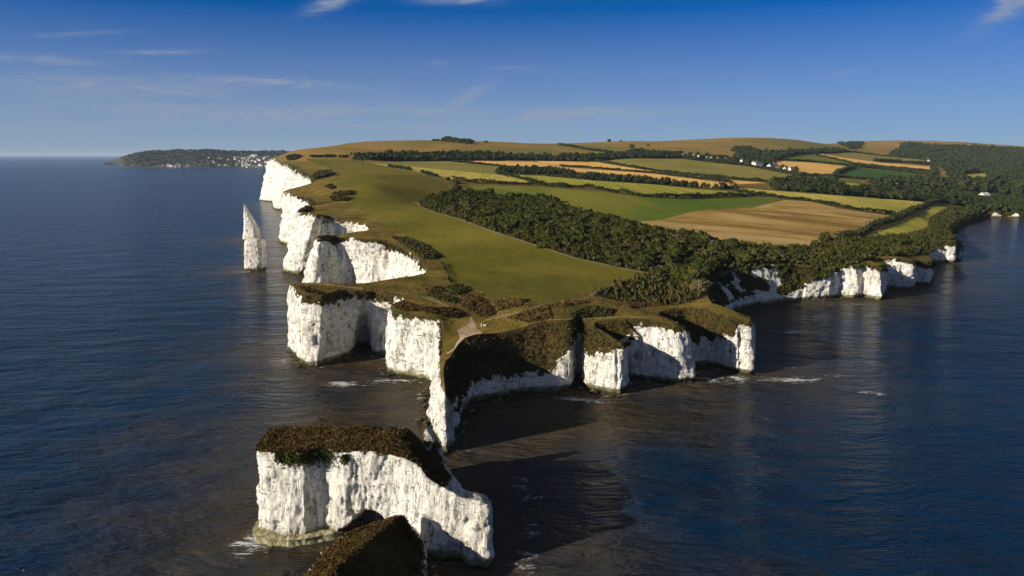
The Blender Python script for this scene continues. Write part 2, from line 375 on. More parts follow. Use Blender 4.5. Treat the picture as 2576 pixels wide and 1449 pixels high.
# ------------------------------------------------------------------ materials
def new_mat(name):
    m = bpy.data.materials.new(name); m.use_nodes = True
    nt = m.node_tree; nt.nodes.clear()
    o = nt.nodes.new('ShaderNodeOutputMaterial'); b = nt.nodes.new('ShaderNodeBsdfPrincipled')
    nt.links.new(b.outputs[0], o.inputs[0])
    return m, nt, b
class NB:
    def __init__(s, nt):
        s.nt = nt; g = nt.nodes.new('ShaderNodeNewGeometry'); s.pos = g.outputs['Position']; s.geo = g
    def lk(s, a, b): s.nt.links.new(a, b)
    def noise(s, scale, det=4, rough=.55, stretch=None, rot=(0, 0, 0), dist=0.0, vec=None, loc=(0, 0, 0)):
        v = vec or s.pos
        if stretch or any(rot) or any(loc):
            m = s.nt.nodes.new('ShaderNodeMapping'); m.inputs['Scale'].default_value = stretch or (1, 1, 1); m.inputs['Rotation'].default_value = rot
            m.inputs['Location'].default_value = loc
            s.lk(v, m.inputs[0]); v = m.outputs[0]
        t = s.nt.nodes.new('ShaderNodeTexNoise'); t.inputs['Scale'].default_value = scale; t.inputs['Detail'].default_value = det
        t.inputs['Roughness'].default_value = rough; t.inputs['Distortion'].default_value = dist
        s.lk(v, t.inputs['Vector']); return t.outputs[0]
    def ramp(s, fac, stops, interp='LINEAR'):
        r = s.nt.nodes.new('ShaderNodeValToRGB'); r.color_ramp.interpolation = interp
        e = r.color_ramp.elements
        while len(e) < len(stops): e.new(0.5)
        for i, (p, c) in enumerate(stops):
            e[i].position = p; e[i].color = (*c, 1) if len(c) == 3 else c
        s.lk(fac, r.inputs[0]); return r.outputs[0]
    def rng(s, v, a, b, c=0., d=1., smooth=True):
        r = s.nt.nodes.new('ShaderNodeMapRange'); r.interpolation_type = 'SMOOTHSTEP' if smooth else 'LINEAR'
        for i, q in enumerate((a, b, c, d)): r.inputs[i + 1].default_value = q
        s.lk(v, r.inputs[0]); return r.outputs[0]
    def math(s, op, a, b=None, clamp=False):
        n = s.nt.nodes.new('ShaderNodeMath'); n.operation = op; n.use_clamp = clamp
        for i, v in enumerate((a, b)):
            if v is None: continue
            if isinstance(v, (int, float)): n.inputs[i].default_value = v
            else: s.lk(v, n.inputs[i])
        return n.outputs[0]
    def mix(s, f, a, b, mode='MIX'):
        n = s.nt.nodes.new('ShaderNodeMixRGB'); n.blend_type = mode
        for i, v in enumerate((f, a, b)):
            if isinstance(v, (int, float)): n.inputs[i].default_value = v
            elif isinstance(v, tuple): n.inputs[i].default_value = (*v, 1)
            else: s.lk(v, n.inputs[i])
        return n.outputs[0]
    def attr(s, name):
        n = s.nt.nodes.new('ShaderNodeAttribute'); n.attribute_name = name; return n.outputs['Fac']
    def sepz(s):
        n = s.nt.nodes.new('ShaderNodeSeparateXYZ'); s.lk(s.pos, n.inputs[0]); return n.outputs
    def sepxyz(s, i): return s.sepz()[i]
    def bump(s, h, dist, strength=1.0, normal=None):
        n = s.nt.nodes.new('ShaderNodeBump'); n.inputs['Distance'].default_value = dist; n.inputs['Strength'].default_value = strength
        s.lk(h, n.inputs['Height'])
        if normal: s.lk(normal, n.inputs['Normal'])
        return n.outputs[0]

BROWNS = [(.25, (.020, .018, .006)), (.42, (.050, .038, .012)), (.52, (.095, .060, .020)), (.62, (.070, .072, .018)), (.78, (.17, .115, .045))]
def chalk_material():
    m, nt, b = new_mat("chalk_rock"); n = NB(nt)
    x, y, z = n.sepz()
    big = n.noise(.09, 4, .5)
    col_ = n.ramp(big, [(.3, (.80, .76, .65)), (.5, (.88, .85, .76)), (.7, (.90, .88, .81))])
    streak = n.noise(.55, 6, .62, stretch=(1, 1, .16))
    col_ = n.mix(n.rng(streak, .53, .70, 0, .62), col_, (.38, .35, .29))
    patch = n.noise(.13, 5, .6, loc=(40, 9, 0))
    stain = n.math('MULTIPLY', n.rng(patch, .49, .66), n.rng(n.noise(1.3, 5, .7, stretch=(1, 1, .5)), .42, .6))
    col_ = n.mix(n.math('MULTIPLY', stain, .8), col_, (.19, .17, .135))
    strata = n.noise(1.0, 3, .6, stretch=(.05, .05, 1.1))
    col_ = n.mix(n.rng(strata, .58, .66, 0, .35), col_, (.50, .46, .38))
    crack = n.noise(2.6, 4, .75, stretch=(1, 1, .3))
    col_ = n.mix(n.rng(crack, .60, .70, 0, .7), col_, (.14, .12, .09))
    def iso(v, w, hi): return n.rng(n.math('ABSOLUTE', n.math('SUBTRACT', v, .5)), w, w * .3, 0, hi)
    joints = iso(n.noise(.5, 5, .62, stretch=(1, 1, .13), dist=.6), .018, .8)
    joints = n.math('MULTIPLY', joints, n.rng(n.noise(.25, 2, .5, loc=(3, 1, 9)), .42, .56))
    flint = iso(n.noise(1.0, 2, .5, stretch=(.035, .035, .42), dist=.25), .028, .75)
    flint = n.math('MULTIPLY', flint, n.rng(n.noise(.6, 4, .6, loc=(13, 1, 9)), .46, .6))
    col_ = n.mix(n.math('MAXIMUM', joints, flint), col_, (.10, .088, .068))
    # small plants rooted on ledges of the face
    pl = n.math('MULTIPLY', n.rng(n.noise(.5, 5, .65, loc=(7, 3, 2)), .60, .66), n.rng(n.noise(.05, 2, .5, loc=(1, 31, 5)), .50, .56))
    col_ = n.mix(pl, col_, (.060, .062, .018))
    # tide band
    zz_ = n.math('ADD', z, n.math('MULTIPLY', n.noise(.35, 3), -3.0))
    col_ = n.mix(n.rng(zz_, 1.6, .2), col_, n.ramp(n.noise(.8, 3), [(.35, (.16, .145, .06)), (.6, (.34, .31, .16))]))
    col_ = n.mix(n.rng(zz_, .0, -1.2), col_, (.045, .04, .022))
    veg = n.attr('veg')
    vm = n.math('ADD', veg, n.math('MULTIPLY', n.math('SUBTRACT', n.noise(.30, 6, .62), .5), 1.9))
    vm = n.rng(vm, -.04, .08)
    vc = n.ramp(n.noise(.55, 7, .68), BROWNS)
    vc = n.mix(n.rng(n.noise(.12, 3, .5, loc=(11, 5, 0)), .5, .62, 0, .8), vc, (.045, .052, .014))
    col_ = n.mix(vm, col_, vc)
    b.inputs['Roughness'].default_value = .95; b.inputs['Specular IOR Level'].default_value = .08
    n.lk(col_, b.inputs['Base Color'])
    h = n.math('ADD', n.math('MULTIPLY', n.noise(.8, 9, .72, stretch=(1, 1, .5)), 1.0), n.math('ADD', n.math('MULTIPLY', crack, -.4), n.math('MULTIPLY', joints, -.5)))
    n.lk(n.bump(h, 1.7, .85), b.inputs['Normal'])
    return m
MAT_CHALK = chalk_material()

def ground_mat(name, stops, scale=.08, fine=.6, lines=None, bump=.3, speck=None, big=None):
    m, nt, b = new_mat(name); n = NB(nt)
    f = n.math('ADD', n.math('MULTIPLY', n.noise(scale, 5, .6), .62), n.math('MULTIPLY', n.noise(fine, 6, .7), .38))
    c = n.ramp(f, stops)
    if big:
        c = n.mix(n.rng(n.noise(big[0], 3, .5, loc=(5, 8, 0), dist=.5), big[1], big[2], 0, big[4]), c, big[3])
    if lines:
        rot, sc_, colr, amt = lines
        t = n.noise(sc_, 3, .5, stretch=(1, .02, 1), rot=(0, 0, rot))
        c = n.mix(n.rng(t, .42, .60, 0, amt), c, colr)
    if speck:
        c = n.mix(n.rng(n.noise(speck[0], 5, .7, loc=(3, 3, 3)), speck[1], speck[1] + .06), c, speck[2])
    n.lk(c, b.inputs['Base Color'])
    b.inputs['Roughness'].default_value = 1.0; b.inputs['Specular IOR Level'].default_value = .05
    n.lk(n.bump(n.noise(1.2, 6, .75), bump, 1.0), b.inputs['Normal'])
    return m
M_MEADOW = ground_mat("meadow_turf", [(.38, (0.088, 0.086, 0.009)), (.50, (0.132, 0.117, 0.013)), (.62, (0.190, 0.152, 0.021))], .02, .35, lines=(R(28), .22, (.15, .135, .030), .3), bump=.2, big=(.006, .45, .62, (0.204, 0.157, 0.026), .6))
M_ROUGH = ground_mat("rough_grass", [(.30, (0.054, 0.043, 0.010)), (.44, (0.114, 0.090, 0.018)), (.55, (0.195, 0.138, 0.032)), (.72, (0.336, 0.222, 0.063))], .07, .7, bump=.5)
M_DOWN = ground_mat("down_grass", [(.34, (0.211, 0.149, 0.037)), (.5, (0.295, 0.194, 0.051)), (.66, (0.380, 0.238, 0.066))], .008, .06, bump=.8, big=(.0025, .48, .62, (0.186, 0.166, 0.037), .8))
M_YELLOW = ground_mat("yellow_stubble", [(.35, (0.390, 0.327, 0.059)), (.5, (0.526, 0.428, 0.084)), (.65, (0.643, 0.501, 0.114))], .01, .1, lines=(R(35), .12, (0.330, 0.300, 0.054), .55), bump=.3)
M_OLIVE = ground_mat("olive_pasture", [(.35, (0.202, 0.181, 0.037)), (.5, (0.261, 0.223, 0.050)), (.65, (0.310, 0.254, 0.063))], .01, .1, bump=.3)
M_TAN = ground_mat("tan_stubble", [(.35, (0.636, 0.379, 0.100)), (.5, (0.790, 0.461, 0.128)), (.65, (0.898, 0.535, 0.162))], .01, .1, bump=.3)
M_GREEN = ground_mat("green_crop", [(.35, (0.082, 0.133, 0.013)), (.5, (0.113, 0.163, 0.017)), (.65, (0.166, 0.193, 0.026))], .008, .08, bump=.3, big=(.007, .47, .58, (0.218, 0.187, 0.029), .75))
M_GREEN2 = ground_mat("dark_green_crop", [(.35, (0.040, 0.099, 0.016)), (.5, (0.055, 0.121, 0.021)), (.65, (0.070, 0.138, 0.026))], .01, .1, bump=.3)
M_LIME = ground_mat("lime_stubble", [(.35, (0.345, 0.330, 0.040)), (.5, (0.426, 0.381, 0.053)), (.65, (0.508, 0.416, 0.073))], .01, .12, lines=(R(55), .10, (0.254, 0.254, 0.035), .6), bump=.3)
def gold_mat():
    m, nt, b = new_mat("golden_field"); n = NB(nt)
    f = n.math('ADD', n.math('MULTIPLY', n.noise(.012, 5, .6, stretch=(.35, 1, 1), rot=(0, 0, R(12)), dist=.8), .7), n.math('MULTIPLY', n.noise(.10, 6, .7, stretch=(.3, 1, 1)), .3))
    c = n.ramp(f, [(.34, (.20, .125, .030)), (.44, (.30, .185, .045)), (.52, (.50, .33, .105)), (.60, (.56, .39, .15)), (.68, (.34, .25, .07))])
    c = n.mix(n.rng(n.noise(.007, 3, .5, loc=(9, 2, 0), stretch=(.5, 1, 1), dist=.6), .52, .63, 0, .75), c, (.27, .115, .030))
    c = n.mix(n.rng(n.math('ADD', n.noise(.02, 4, .6), n.math('MULTIPLY', n.sepxyz(1), -.0022)), -.70, -.56, 0, .75), c, (.23, .20, .045))
    n.lk(c, b.inputs['Base Color']); b.inputs['Roughness'].default_value = 1.0; b.inputs['Specular IOR Level'].default_value = .05
    n.lk(n.bump(n.noise(1.2, 6, .75), .4, 1.0), b.inputs['Normal']); return m
M_GOLD = gold_mat()
M_PATH = ground_mat("chalk_path", [(.38, (.20, .15, .085)), (.47, (.34, .25, .16)), (.65, (.46, .35, .24))], .35, 1.6, bump=.2)
M_TRACK = ground_mat("worn_track", [(.35, (.17, .135, .060)), (.5, (.24, .19, .095)), (.65, (.34, .27, .16))], .2, 1.2, bump=.15)
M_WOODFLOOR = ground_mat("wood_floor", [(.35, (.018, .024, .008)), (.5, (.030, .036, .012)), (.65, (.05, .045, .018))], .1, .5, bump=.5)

def leaf_mat(name, lo, mid, hi, sc1=.14, rand=.35):
    m, nt, b = new_mat(name); n = NB(nt)
    c = n.ramp(n.math('ADD', n.math('MULTIPLY', n.noise(sc1, 3, .5), .55), n.math('MULTIPLY', n.noise(.9, 4, .7), .45)), [(.34, lo), (.5, mid), (.68, hi)])
    oi = nt.nodes.new('ShaderNodeObjectInfo')
    c = n.mix(n.math('MULTIPLY', oi.outputs['Random'], rand), c, hi)
    n.lk(c, b.inputs['Base Color'])
    b.inputs['Roughness'].default_value = .9; b.inputs['Specular IOR Level'].default_value = .02
    return m
M_LEAF = leaf_mat("dark_leaves", (.015, .021, .004), (.036, .045, .008), (.092, .096, .018))
M_LEAF2 = leaf_mat("olive_leaves", (.024, .028, .006), (.058, .060, .012), (.135, .118, .026))
M_LEAF3 = leaf_mat("brown_leaves", (.050, .048, .020), (.090, .078, .034), (.145, .118, .055))
M_FARLEAF = leaf_mat("far_leaves", (.018, .026, .010), (.032, .042, .015), (.052, .060, .022), .02)
M_SCRUB = leaf_mat("brown_scrub", (.030, .024, .008), (.075, .048, .016), (.135, .085, .030), .3)
M_GORSE = leaf_mat("dark_scrub", (.022, .028, .008), (.046, .048, .014), (.085, .066, .022), .3)
M_TUFT = leaf_mat("dry_tufts", (.060, .046, .013), (.110, .074, .023), (.175, .118, .040), .25)
M_BARK, _nt, _b = new_mat("bark"); _b.inputs['Base Color'].default_value = (.22, .18, .13, 1); _b.inputs['Roughness'].default_value = .9
_n2 = NB(_nt); _nt.links.new(_n2.ramp(_n2.noise(3, 4), [(.3, (.12, .10, .07)), (.7, (.32, .27, .20))]), _b.inputs['Base Color'])

# ------------------------------------------------------------------ cliffs
def resample(P, spacing):
    """P (n, k): stations along the coast; columns 0,1 carry the position"""
    d = np.hypot(np.diff(P[:, 0]), np.diff(P[:, 1])); d2 = np.hypot(np.diff(P[:, 3]), np.diff(P[:, 4]))
    out = []
    for i in range(len(P) - 1):
        L = max(d[i], d2[i]); r = math.hypot(P[i, 0], P[i, 1])
        k = max(1, int(round(L / spacing(r))))
        t = np.arange(k) / k
        out.append(P[i] * (1 - t[:, None]) + P[i + 1] * t[:, None])
    out.append(P[-1:])
    return np.vstack(out)
def smooth1(P, it):
    for _ in range(it):
        Q = P.copy(); Q[1:-1] = .25 * P[:-2] + .5 * P[1:-1] + .25 * P[2:]; P = Q
    return P
def grid_faces(nr, nc, closed=False):
    i = np.arange(nr - 1)[:, None]; j = np.arange(nc if closed else nc - 1)[None]
    a = i * nc + j; b = i * nc + (j + 1) % nc
    return np.stack([a, a + nc, b + nc, b], -1).reshape(-1, 4)
def rock_disp(x, y, z, k=1.0):
    big = fbm(x / 14, y / 14, z / 45, 11, 2) * 2.1
    fl = fbm(x / 4.6, y / 4.6, z / 15, 21, 3)
    fl = (1 - np.abs(fl) * 2.2) * 1.05
    sm = fbm(x / 1.5, y / 1.5, z / 2.6, 31, 3) * .95
    cr_ = np.abs(fbm(x / 6.5 + 9, y / 6.5, z / 13, 91, 3)); fl = fl * .6 - .9 * np.exp(-cr_ * 16)
    ledge = fbm(x / 30, y / 30, z / 1.3, 41, 2) * .35
    return (big + fl + sm + ledge) * k

S = resample(ST, lambda r: max(.85, r / 620.0) if r < 1700 else 20)
S = smooth1(S, 3)
NR = 42
tx, ty = S[:, 0], S[:, 1]
tz = Zf(tx, ty); bx_, by_ = S[:, 3], S[:, 4]; br = S[:, 5]
tng = np.stack([np.gradient(bx_ + tx), np.gradient(by_ + ty)], 1)
tng = smooth1(tng, 6); tng /= np.linalg.norm(tng, axis=1, keepdims=True) + 1e-9
nrm = np.stack([tng[:, 1], -tng[:, 0]], 1)      # sea side: the land lies to the left of the walk
# find which side is sea using the first stretch (sea is at smaller x there)
if nrm[40, 0] > 0: nrm = -nrm
rows = []; vegs = []
depth_base = 2.5
for r in range(NR):
    f = r / (NR - 1)
    zrow = tz * (1 - f) + (-depth_base) * f
    # horizontal run: the overgrown shoulder takes most of the setback, the chalk below is steep
    brk = np.clip(br, .02, .95); below = np.clip((f - brk) / (1 - brk), 0, 1); above = np.clip(f / brk, 0, 1)
    w_up = np.where(br > .2, .72, .12)
    h = above * w_up + below * (1 - w_up)
    x = tx * (1 - h) + bx_ * h; y = ty * (1 - h) + by_ * h
    amp = np.clip(f * 9, .12, 1) * np.clip(.55 + tz / 60, .5, 1.25)
    rr_ = np.hypot(x, y)
    lod = np.clip(rr_ / 500, 1, 1.8)
    dsp = rock_disp(x / lod, y / lod, zrow / lod, 1.0) * lod * amp
    vg = np.clip((brk - f) / .12, -3, 1.5) * 1.0
    dsp = dsp * np.where(vg > 0, .6, 1)
    notch = np.exp(-((zrow - .9) / 1.0) ** 2) * 1.3
    dsp = dsp - notch + np.where(zrow < .3, 1.2, 0)
    rows.append(np.stack([x + nrm[:, 0] * dsp, y + nrm[:, 1] * dsp, zrow + (f > 0) * .25 * fbm(x, y, zrow, 8, 2)], 1))
    hole = np.clip(fbm(x / 7, y / 7, zrow / 5, 131, 3) * 3.2 - .8, 0, 1) * np.clip((f - brk * .6) * 7, 0, 1)
    bay = (x > 92) & (y > 380) & (x < 168)
    hole = np.where(bay, np.clip(fbm(x / 9, y / 9, zrow / 6, 137, 3) * 4 + .15, 0, 1), hole)
    vegs.append(vg * .55 - 1.5 * hole)
CL = np.array(rows)                              # (NR, n, 3)
rimxy = CL[0, :, :2]
CL[0, :, 2] = Zf(rimxy[:, 0], rimxy[:, 1])
nC = CL.shape[1]
cliffF = grid_faces(NR, nC)
cl = mesh_obj("cliffs", CL.reshape(-1, 3), cliffF[:, ::-1], MAT_CHALK, attrs={'veg': np.array(vegs).ravel()})
tag(cl, kind='structure')
COAST = CL[-1, :, :2]

# ------------------------------------------------------------------ fields and the ground between
FIELDS = []
def field(name, mat, pts): FIELDS.append((name, mat, pts))
MEADOW = [(772, 399), (890, 401)] + K6([(700, 270), (840, 295), (1040, 330), (1260, 385), (1370, 430), (1385, 500), (1340, 510), (1200, 540), (1090, 600), (1100, 630), (1250, 690), (1500, 760), (1700, 840), (1950, 920)]) + \
    [(1450, 648), (1560, 672), (1635, 686), (1564, 708), (1473, 733), (1445, 750), (1390, 765), (1330, 756), (1232, 750), (1209, 728), (1185, 722), (1141, 718), (1130, 700), (1118, 664), (1105, 654), (1085, 633), (1055, 608), (1010, 585)] + \
    K5([(2480, 790), (2300, 680), (2210, 640), (2200, 600), (2230, 520), (2150, 480), (2000, 430), (2130, 400), (2050, 350), (1990, 300), (1800, 230)])
field("meadow", M_MEADOW, MEADOW)
field("pasture", M_OLIVE, K6([(730, 262), (1000, 247), (1380, 251), (1860, 300), (1780, 350), (1400, 322), (1000, 290)]))
field("stubble_field", M_YELLOW, K6([(700, 267), (730, 264), (1000, 292), (1400, 324), (1780, 357), (1900, 385), (2110, 432), (1900, 436), (1500, 413), (1370, 405), (1250, 375), (1040, 325), (840, 290)]))
field("stubble_field", M_TAN, K6([(1450, 249), (1860, 298), (1950, 288), (2200, 302)]) + K7([(0, 395), (300, 425), (560, 445), (720, 455), (900, 485), (1100, 505), (1300, 540), (1500, 570), (1640, 588), (1760, 580), (1880, 548), (1400, 483), (1000, 433), (650, 407), (0, 362)]) + K6([(2200, 262), (2090, 250), (1650, 242)]))
field("stubble_field", M_TAN, K7([(0, 300), (400, 312), (830, 382), (1250, 437), (1850, 502), (2220, 532), (1900, 545), (1400, 475), (1000, 425), (650, 397), (0, 352)]) + K6([(2140, 250), (2160, 243)]))
field("pasture", M_OLIVE, K7([(500, 310), (680, 268), (1230, 272), (1450, 292), (2000, 352), (2576, 468), (2576, 500), (2420, 516), (2200, 520), (1850, 490), (1250, 428), (830, 372)]))
field("grass_field", M_LIME, K6([(1840, 357), (2200, 374), (2560, 407)]) + K7([(500, 517), (980, 547), (1200, 572), (1500, 602), (1800, 622), (2150, 660), (1700, 668), (1300, 684), (900, 668), (500, 618), (0, 566)]) + K6([(2150, 440), (1920, 385)]))
field("grass_field", M_GREEN, K6([(1550, 458), (1900, 463), (2300, 483)]) + K7([(0, 590), (500, 637), (900, 687), (1300, 705), (1700, 692), (2150, 680), (2380, 715), (2050, 790), (1850, 810), (1650, 805), (1400, 840), (1100, 920), (900, 940), (700, 940), (400, 890), (200, 830)]) + K6([(2420, 650), (2250, 590), (2000, 575), (1700, 545), (1540, 510)]))
field("golden_field", M_GOLD, K7([(600, 950), (700, 942), (900, 944), (1100, 926), (1400, 846), (1650, 812), (1850, 815), (2050, 796), (2400, 718)]) + K4([(830, 95), (1050, 110), (1250, 160), (1640, 212), (1630, 240), (1400, 310), (1240, 380), (1150, 400), (1000, 455), (880, 450), (650, 430), (400, 400), (200, 360), (100, 345), (0, 322)]))
field("stubble_field", M_YELLOW, K4([(470, 22), (520, 8), (900, 40), (1400, 75), (1880, 112), (1700, 205), (1640, 205), (1250, 140), (940, 90), (700, 60)]))
field("grass_field", M_LIME, K4([(1930, 128), (2040, 150), (1990, 180), (1890, 230), (1880, 290), (1840, 330), (1700, 345), (1500, 365), (1400, 375), (1540, 290), (1700, 240)]))
field("stubble_field", M_TAN, K8([(50, 285), (400, 300), (810, 345), (650, 398), (635, 440), (420, 430), (250, 390), (0, 340)]))
field("grass_field", M_GREEN2, K8([(840, 350), (1250, 395), (1600, 440), (1580, 500), (1200, 490), (950, 470), (670, 450), (680, 410)]))
field("stubble_field", M_TAN, K8([(430, 220), (500, 213), (800, 260), (1100, 300), (1640, 345), (1630, 385), (1200, 350), (800, 310), (600, 255)]))
field("pasture", M_OLIVE, K8([(600, 205), (760, 190), (1100, 240), (1500, 270), (1750, 320), (1400, 300), (1070, 290), (700, 230)]))
field("pasture", M_GREEN, K8([(50, 260), (250, 215), (370, 215), (800, 312), (830, 342), (500, 292), (150, 277)]))
field("pasture", M_LIME, K8([(1800, 435), (2130, 400), (2350, 470), (2050, 508), (1870, 460)]))
field("pasture", M_OLIVE, K8([(1750, 300), (2150, 320), (1850, 352)]))
field("grass_field", M_LIME, K8([(570, 520), (750, 505), (1130, 545), (1400, 565), (1200, 572), (830, 572)]))
field("grass_field", M_GREEN, K8([(500, 460), (900, 475), (960, 492), (900, 510), (640, 485)]))
field("grass_field", M_GREEN, K8([(1850, 593), (2100, 608), (2400, 640), (2380, 658), (2100, 645)]))
field("grass_field", M_LIME, K8([(1630, 460), (1700, 450), (1840, 500), (1620, 490)]))
field("grass_field", M_GREEN2, K8([(1570, 200), (1760, 175), (1860, 180), (1700, 230), (1600, 240)]))
NF0 = len(FIELDS)
def ribbon(pts, w):
    """a strip of ground w metres wide along a line"""
    P = hit(dens(pts, 10, False)); P = np.array([p for p in P])
    t = np.gradient(P, axis=0); t /= np.linalg.norm(t, axis=1, keepdims=True) + 1e-9
    nn = np.stack([-t[:, 1], t[:, 0]], 1) * (w / 2) * (1 + .3 * vnoise(P[:, 0] / 5, P[:, 1] / 5, 0, 9))[:, None]
    return np.vstack([P + nn, (P - nn)[::-1]])
WPOLY = []
for nm, mt, pts in FIELDS:
    WPOLY.append(hit(dens(pts, 9)))
PATHS = [("path", ribbon(K1([(2180, 770), (1990, 690), (1860, 630), (1740, 590)]), 1.6)),
         ("path", ribbon(K1([(555, 455), (700, 466), (860, 480), (1000, 497), (1180, 512)]), 2.6)),
         ("path", ribbon(K3([(430, 400), (560, 370), (720, 330), (900, 270), (1060, 245), (1190, 230), (1290, 170), (1450, 105), (1640, 50)]), .9)),
         ("path", ribbon(K3([(590, 390), (900, 395), (1240, 385), (1450, 370), (1640, 378), (1850, 425)]), .7)),
         ("path", ribbon(K6([(700, 262), (840, 292), (1040, 330), (1260, 385), (1360, 425), (1390, 495)]), 2.2)),
         ("path", ribbon(K6([(1085, 600), (1100, 635), (1250, 694), (1500, 764), (1700, 844), (1950, 924)]) + [(1450, 650), (1560, 674), (1637, 688)], 1.8)),
         ("path", ribbon(K4([(1936, 132), (1720, 250), (1580, 297), (1440, 372)]), 3.0)),
         ("path", hit(dens(K3([(325, 365), (350, 400), (365, 430), (370, 460), (430, 490), (300, 530), (260, 575), (215, 608), (165, 645), (140, 650), (200, 610), (225, 560), (245, 530), (230, 470), (290, 440), (320, 415)]), 4)))]

def WP(pts): return hit(dens(pts, 9))
WOODW = [WP([(1058, 505), (1085, 492), (1120, 484)] + K6([(1400, 515), (1600, 522), (1900, 562), (2200, 577), (2330, 602), (2420, 652)]) + K7([(200, 832), (400, 892), (700, 945)]) + K4([(100, 347), (400, 402), (650, 432), (880, 452), (1000, 457)]) +
            [(2040, 640), (2040, 668), (1985, 662), (1900, 668), (1830, 680), (1795, 700), (1778, 736), (1760, 752), (1700, 768), (1600, 766), (1530, 752), (1490, 742), (1560, 714), (1642, 690), (1560, 676), (1450, 652)] + K6([(1950, 928), (1700, 848), (1500, 768), (1250, 698), (1110, 640)])),
         WP(K4([(1000, 457), (1150, 402), (1240, 387), (1400, 377), (1500, 367), (1700, 347), (1840, 332), (1884, 290), (1892, 232), (2040, 150), (2200, 170), (2270, 232), (2110, 290), (2085, 340), (2075, 395), (2000, 400), (1900, 440), (1800, 500), (1500, 505), (1370, 560), (1050, 590)]))]
FARW = [(WP(K8([(0, 470), (100, 465), (200, 490), (400, 492), (560, 520), (830, 532), (850, 575), (1000, 565), (1250, 580), (1450, 575), (1650, 600), (1850, 602), (2100, 645), (2400, 662), (2576, 660), (2576, 845), (2480, 858), (2130, 858), (2060, 830), (1950, 760), (1670, 700), (1580, 702), (1000, 662), (400, 612), (0, 582)])), 8.5, 1.3, 'broad dark wood between the striped stubble field and the beach'),
        (WP(K6([(530, 218), (800, 205), (950, 195), (1250, 195), (1650, 190), (1900, 205), (2576, 232), (2576, 250), (2000, 237), (1500, 242), (1000, 244), (700, 240)])), 10, 1.7, 'long dark wood at the foot of the left brown hill'),
        (WP(K7([(740, 225), (800, 205), (1000, 220), (1200, 225), (1300, 235), (1500, 265), (1700, 275), (1850, 285), (2060, 310), (2250, 335), (2300, 360), (2100, 345), (1900, 338), (1600, 312), (1300, 268), (1200, 272), (700, 268), (400, 300), (0, 293), (0, 255), (400, 262), (600, 240)])), 10, 1.7, 'dark wood behind the village houses at the foot of the down'),
        (WP(K7([(1840, 185), (1950, 165), (2050, 190), (2150, 200), (2250, 215), (2360, 215), (2480, 200), (2576, 195), (2576, 230), (2400, 260), (2300, 292), (2150, 335), (1950, 320), (1880, 260), (1950, 225)])), 11, 1.8, 'dark hillside wood climbing the brown down right of the village'),
        (WP(K6([(1770, 356), (1850, 325), (1950, 315), (2300, 330), (2576, 375), (2576, 405), (2200, 372), (1840, 356)]) + K7([(0, 440), (200, 445), (450, 480), (700, 490), (960, 520), (1100, 525), (1300, 555), (1500, 580), (1700, 600), (1900, 570), (1890, 592), (1760, 606), (1400, 580), (980, 545), (500, 513), (0, 482)])), 8, 1.25, 'long leafy belt of trees between the tan stubble and the lime green field'),
        (WP(K8([(0, 215), (100, 205), (600, 168), (740, 185), (600, 202), (250, 217), (50, 272), (0, 292)])), 11, 1.7, 'dark wood right of the brown down above the pale field'),
        (WP(K8([(1300, 110), (1750, 140), (2200, 150), (2640, 175), (2640, 640), (2400, 632), (1850, 588), (1400, 572), (1130, 545), (960, 500), (1130, 490), (1250, 498), (1600, 505), (1850, 500), (1790, 400), (1700, 330), (1500, 262), (1200, 222), (1310, 170)])), 15, 2.3, 'far wood covering the hills at the right edge'),
        (WP(K8([(660, 102), (930, 96), (880, 160), (800, 165), (700, 125)])), 15, 1.6, 'dark gully wood on the far bare hill')]
# rim loop + fields as constraints, filled with points whose spacing grows with distance
outer = np.array([(3900, 1000), (3900, 5600), (-330, 5600)])
loop = np.vstack([rimxy, outer])
az = np.arange(R(-21), R(41), R(.32)); rad = 200 * 1.0105 ** np.arange(0, 330)
AZ, RD = np.meshgrid(az, rad); AZ = AZ + (rng.random(AZ.shape) - .5) * R(.15); RD = RD * (1 + (rng.random(RD.shape) - .5) * .005)
gx = (np.sin(AZ) * RD).ravel(); gy = (np.cos(AZ) * RD).ravel()
far_side = np.array([(x, y) for x in np.arange(-300, 3900, 160.) for y in np.arange(1050, 5600, 160.)])
gx = np.concatenate([gx, far_side[:, 0]]); gy = np.concatenate([gy, far_side[:, 1]])
keep = inpoly(gx, gy, loop)
gx, gy = gx[keep], gy[keep]
dr = np.full(len(gx), 99.)
near = np.hypot(gx, gy) < 1300
cr = rimxy[::3]
for i in range(0, near.sum(), 4000):
    ii = np.flatnonzero(near)[i:i + 4000]
    dr[ii] = np.sqrt(((gx[ii, None] - cr[None, :, 0]) ** 2 + (gy[ii, None] - cr[None, :, 1]) ** 2).min(1))
k2 = dr > .8
gx, gy = gx[k2], gy[k2]
verts = [Vector(p) for p in loop]
edges = [(i, (i + 1) % len(loop)) for i in range(len(loop))]
for P in WPOLY + [p for _, p in PATHS] + WOODW:
    b0 = len(verts); verts += [Vector(p) for p in P]
    edges += [(b0 + i, b0 + (i + 1) % len(P)) for i in range(len(P))]
verts += [Vector((a, b)) for a, b in zip(gx, gy)]
import time; _t0 = time.time()
ov, oe, of, _, _, _ = delaunay_2d_cdt(verts, edges, [], 0, 1e-4, False)
print('cdt', len(verts), time.time() - _t0)
gv = np.array([(v[0], v[1]) for v in ov]); gf = np.array([f for f in of if len(f) == 3])
cen = gv[gf].mean(1)
cls = np.full(len(gf), -1)
inside = inpoly(cen[:, 0], cen[:, 1], loop)
gf = gf[inside]; cen = cen[inside]; cls = cls[inside]
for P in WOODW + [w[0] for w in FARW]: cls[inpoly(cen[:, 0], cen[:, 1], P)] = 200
for i, P in enumerate(WPOLY): cls[inpoly(cen[:, 0], cen[:, 1], P)] = i
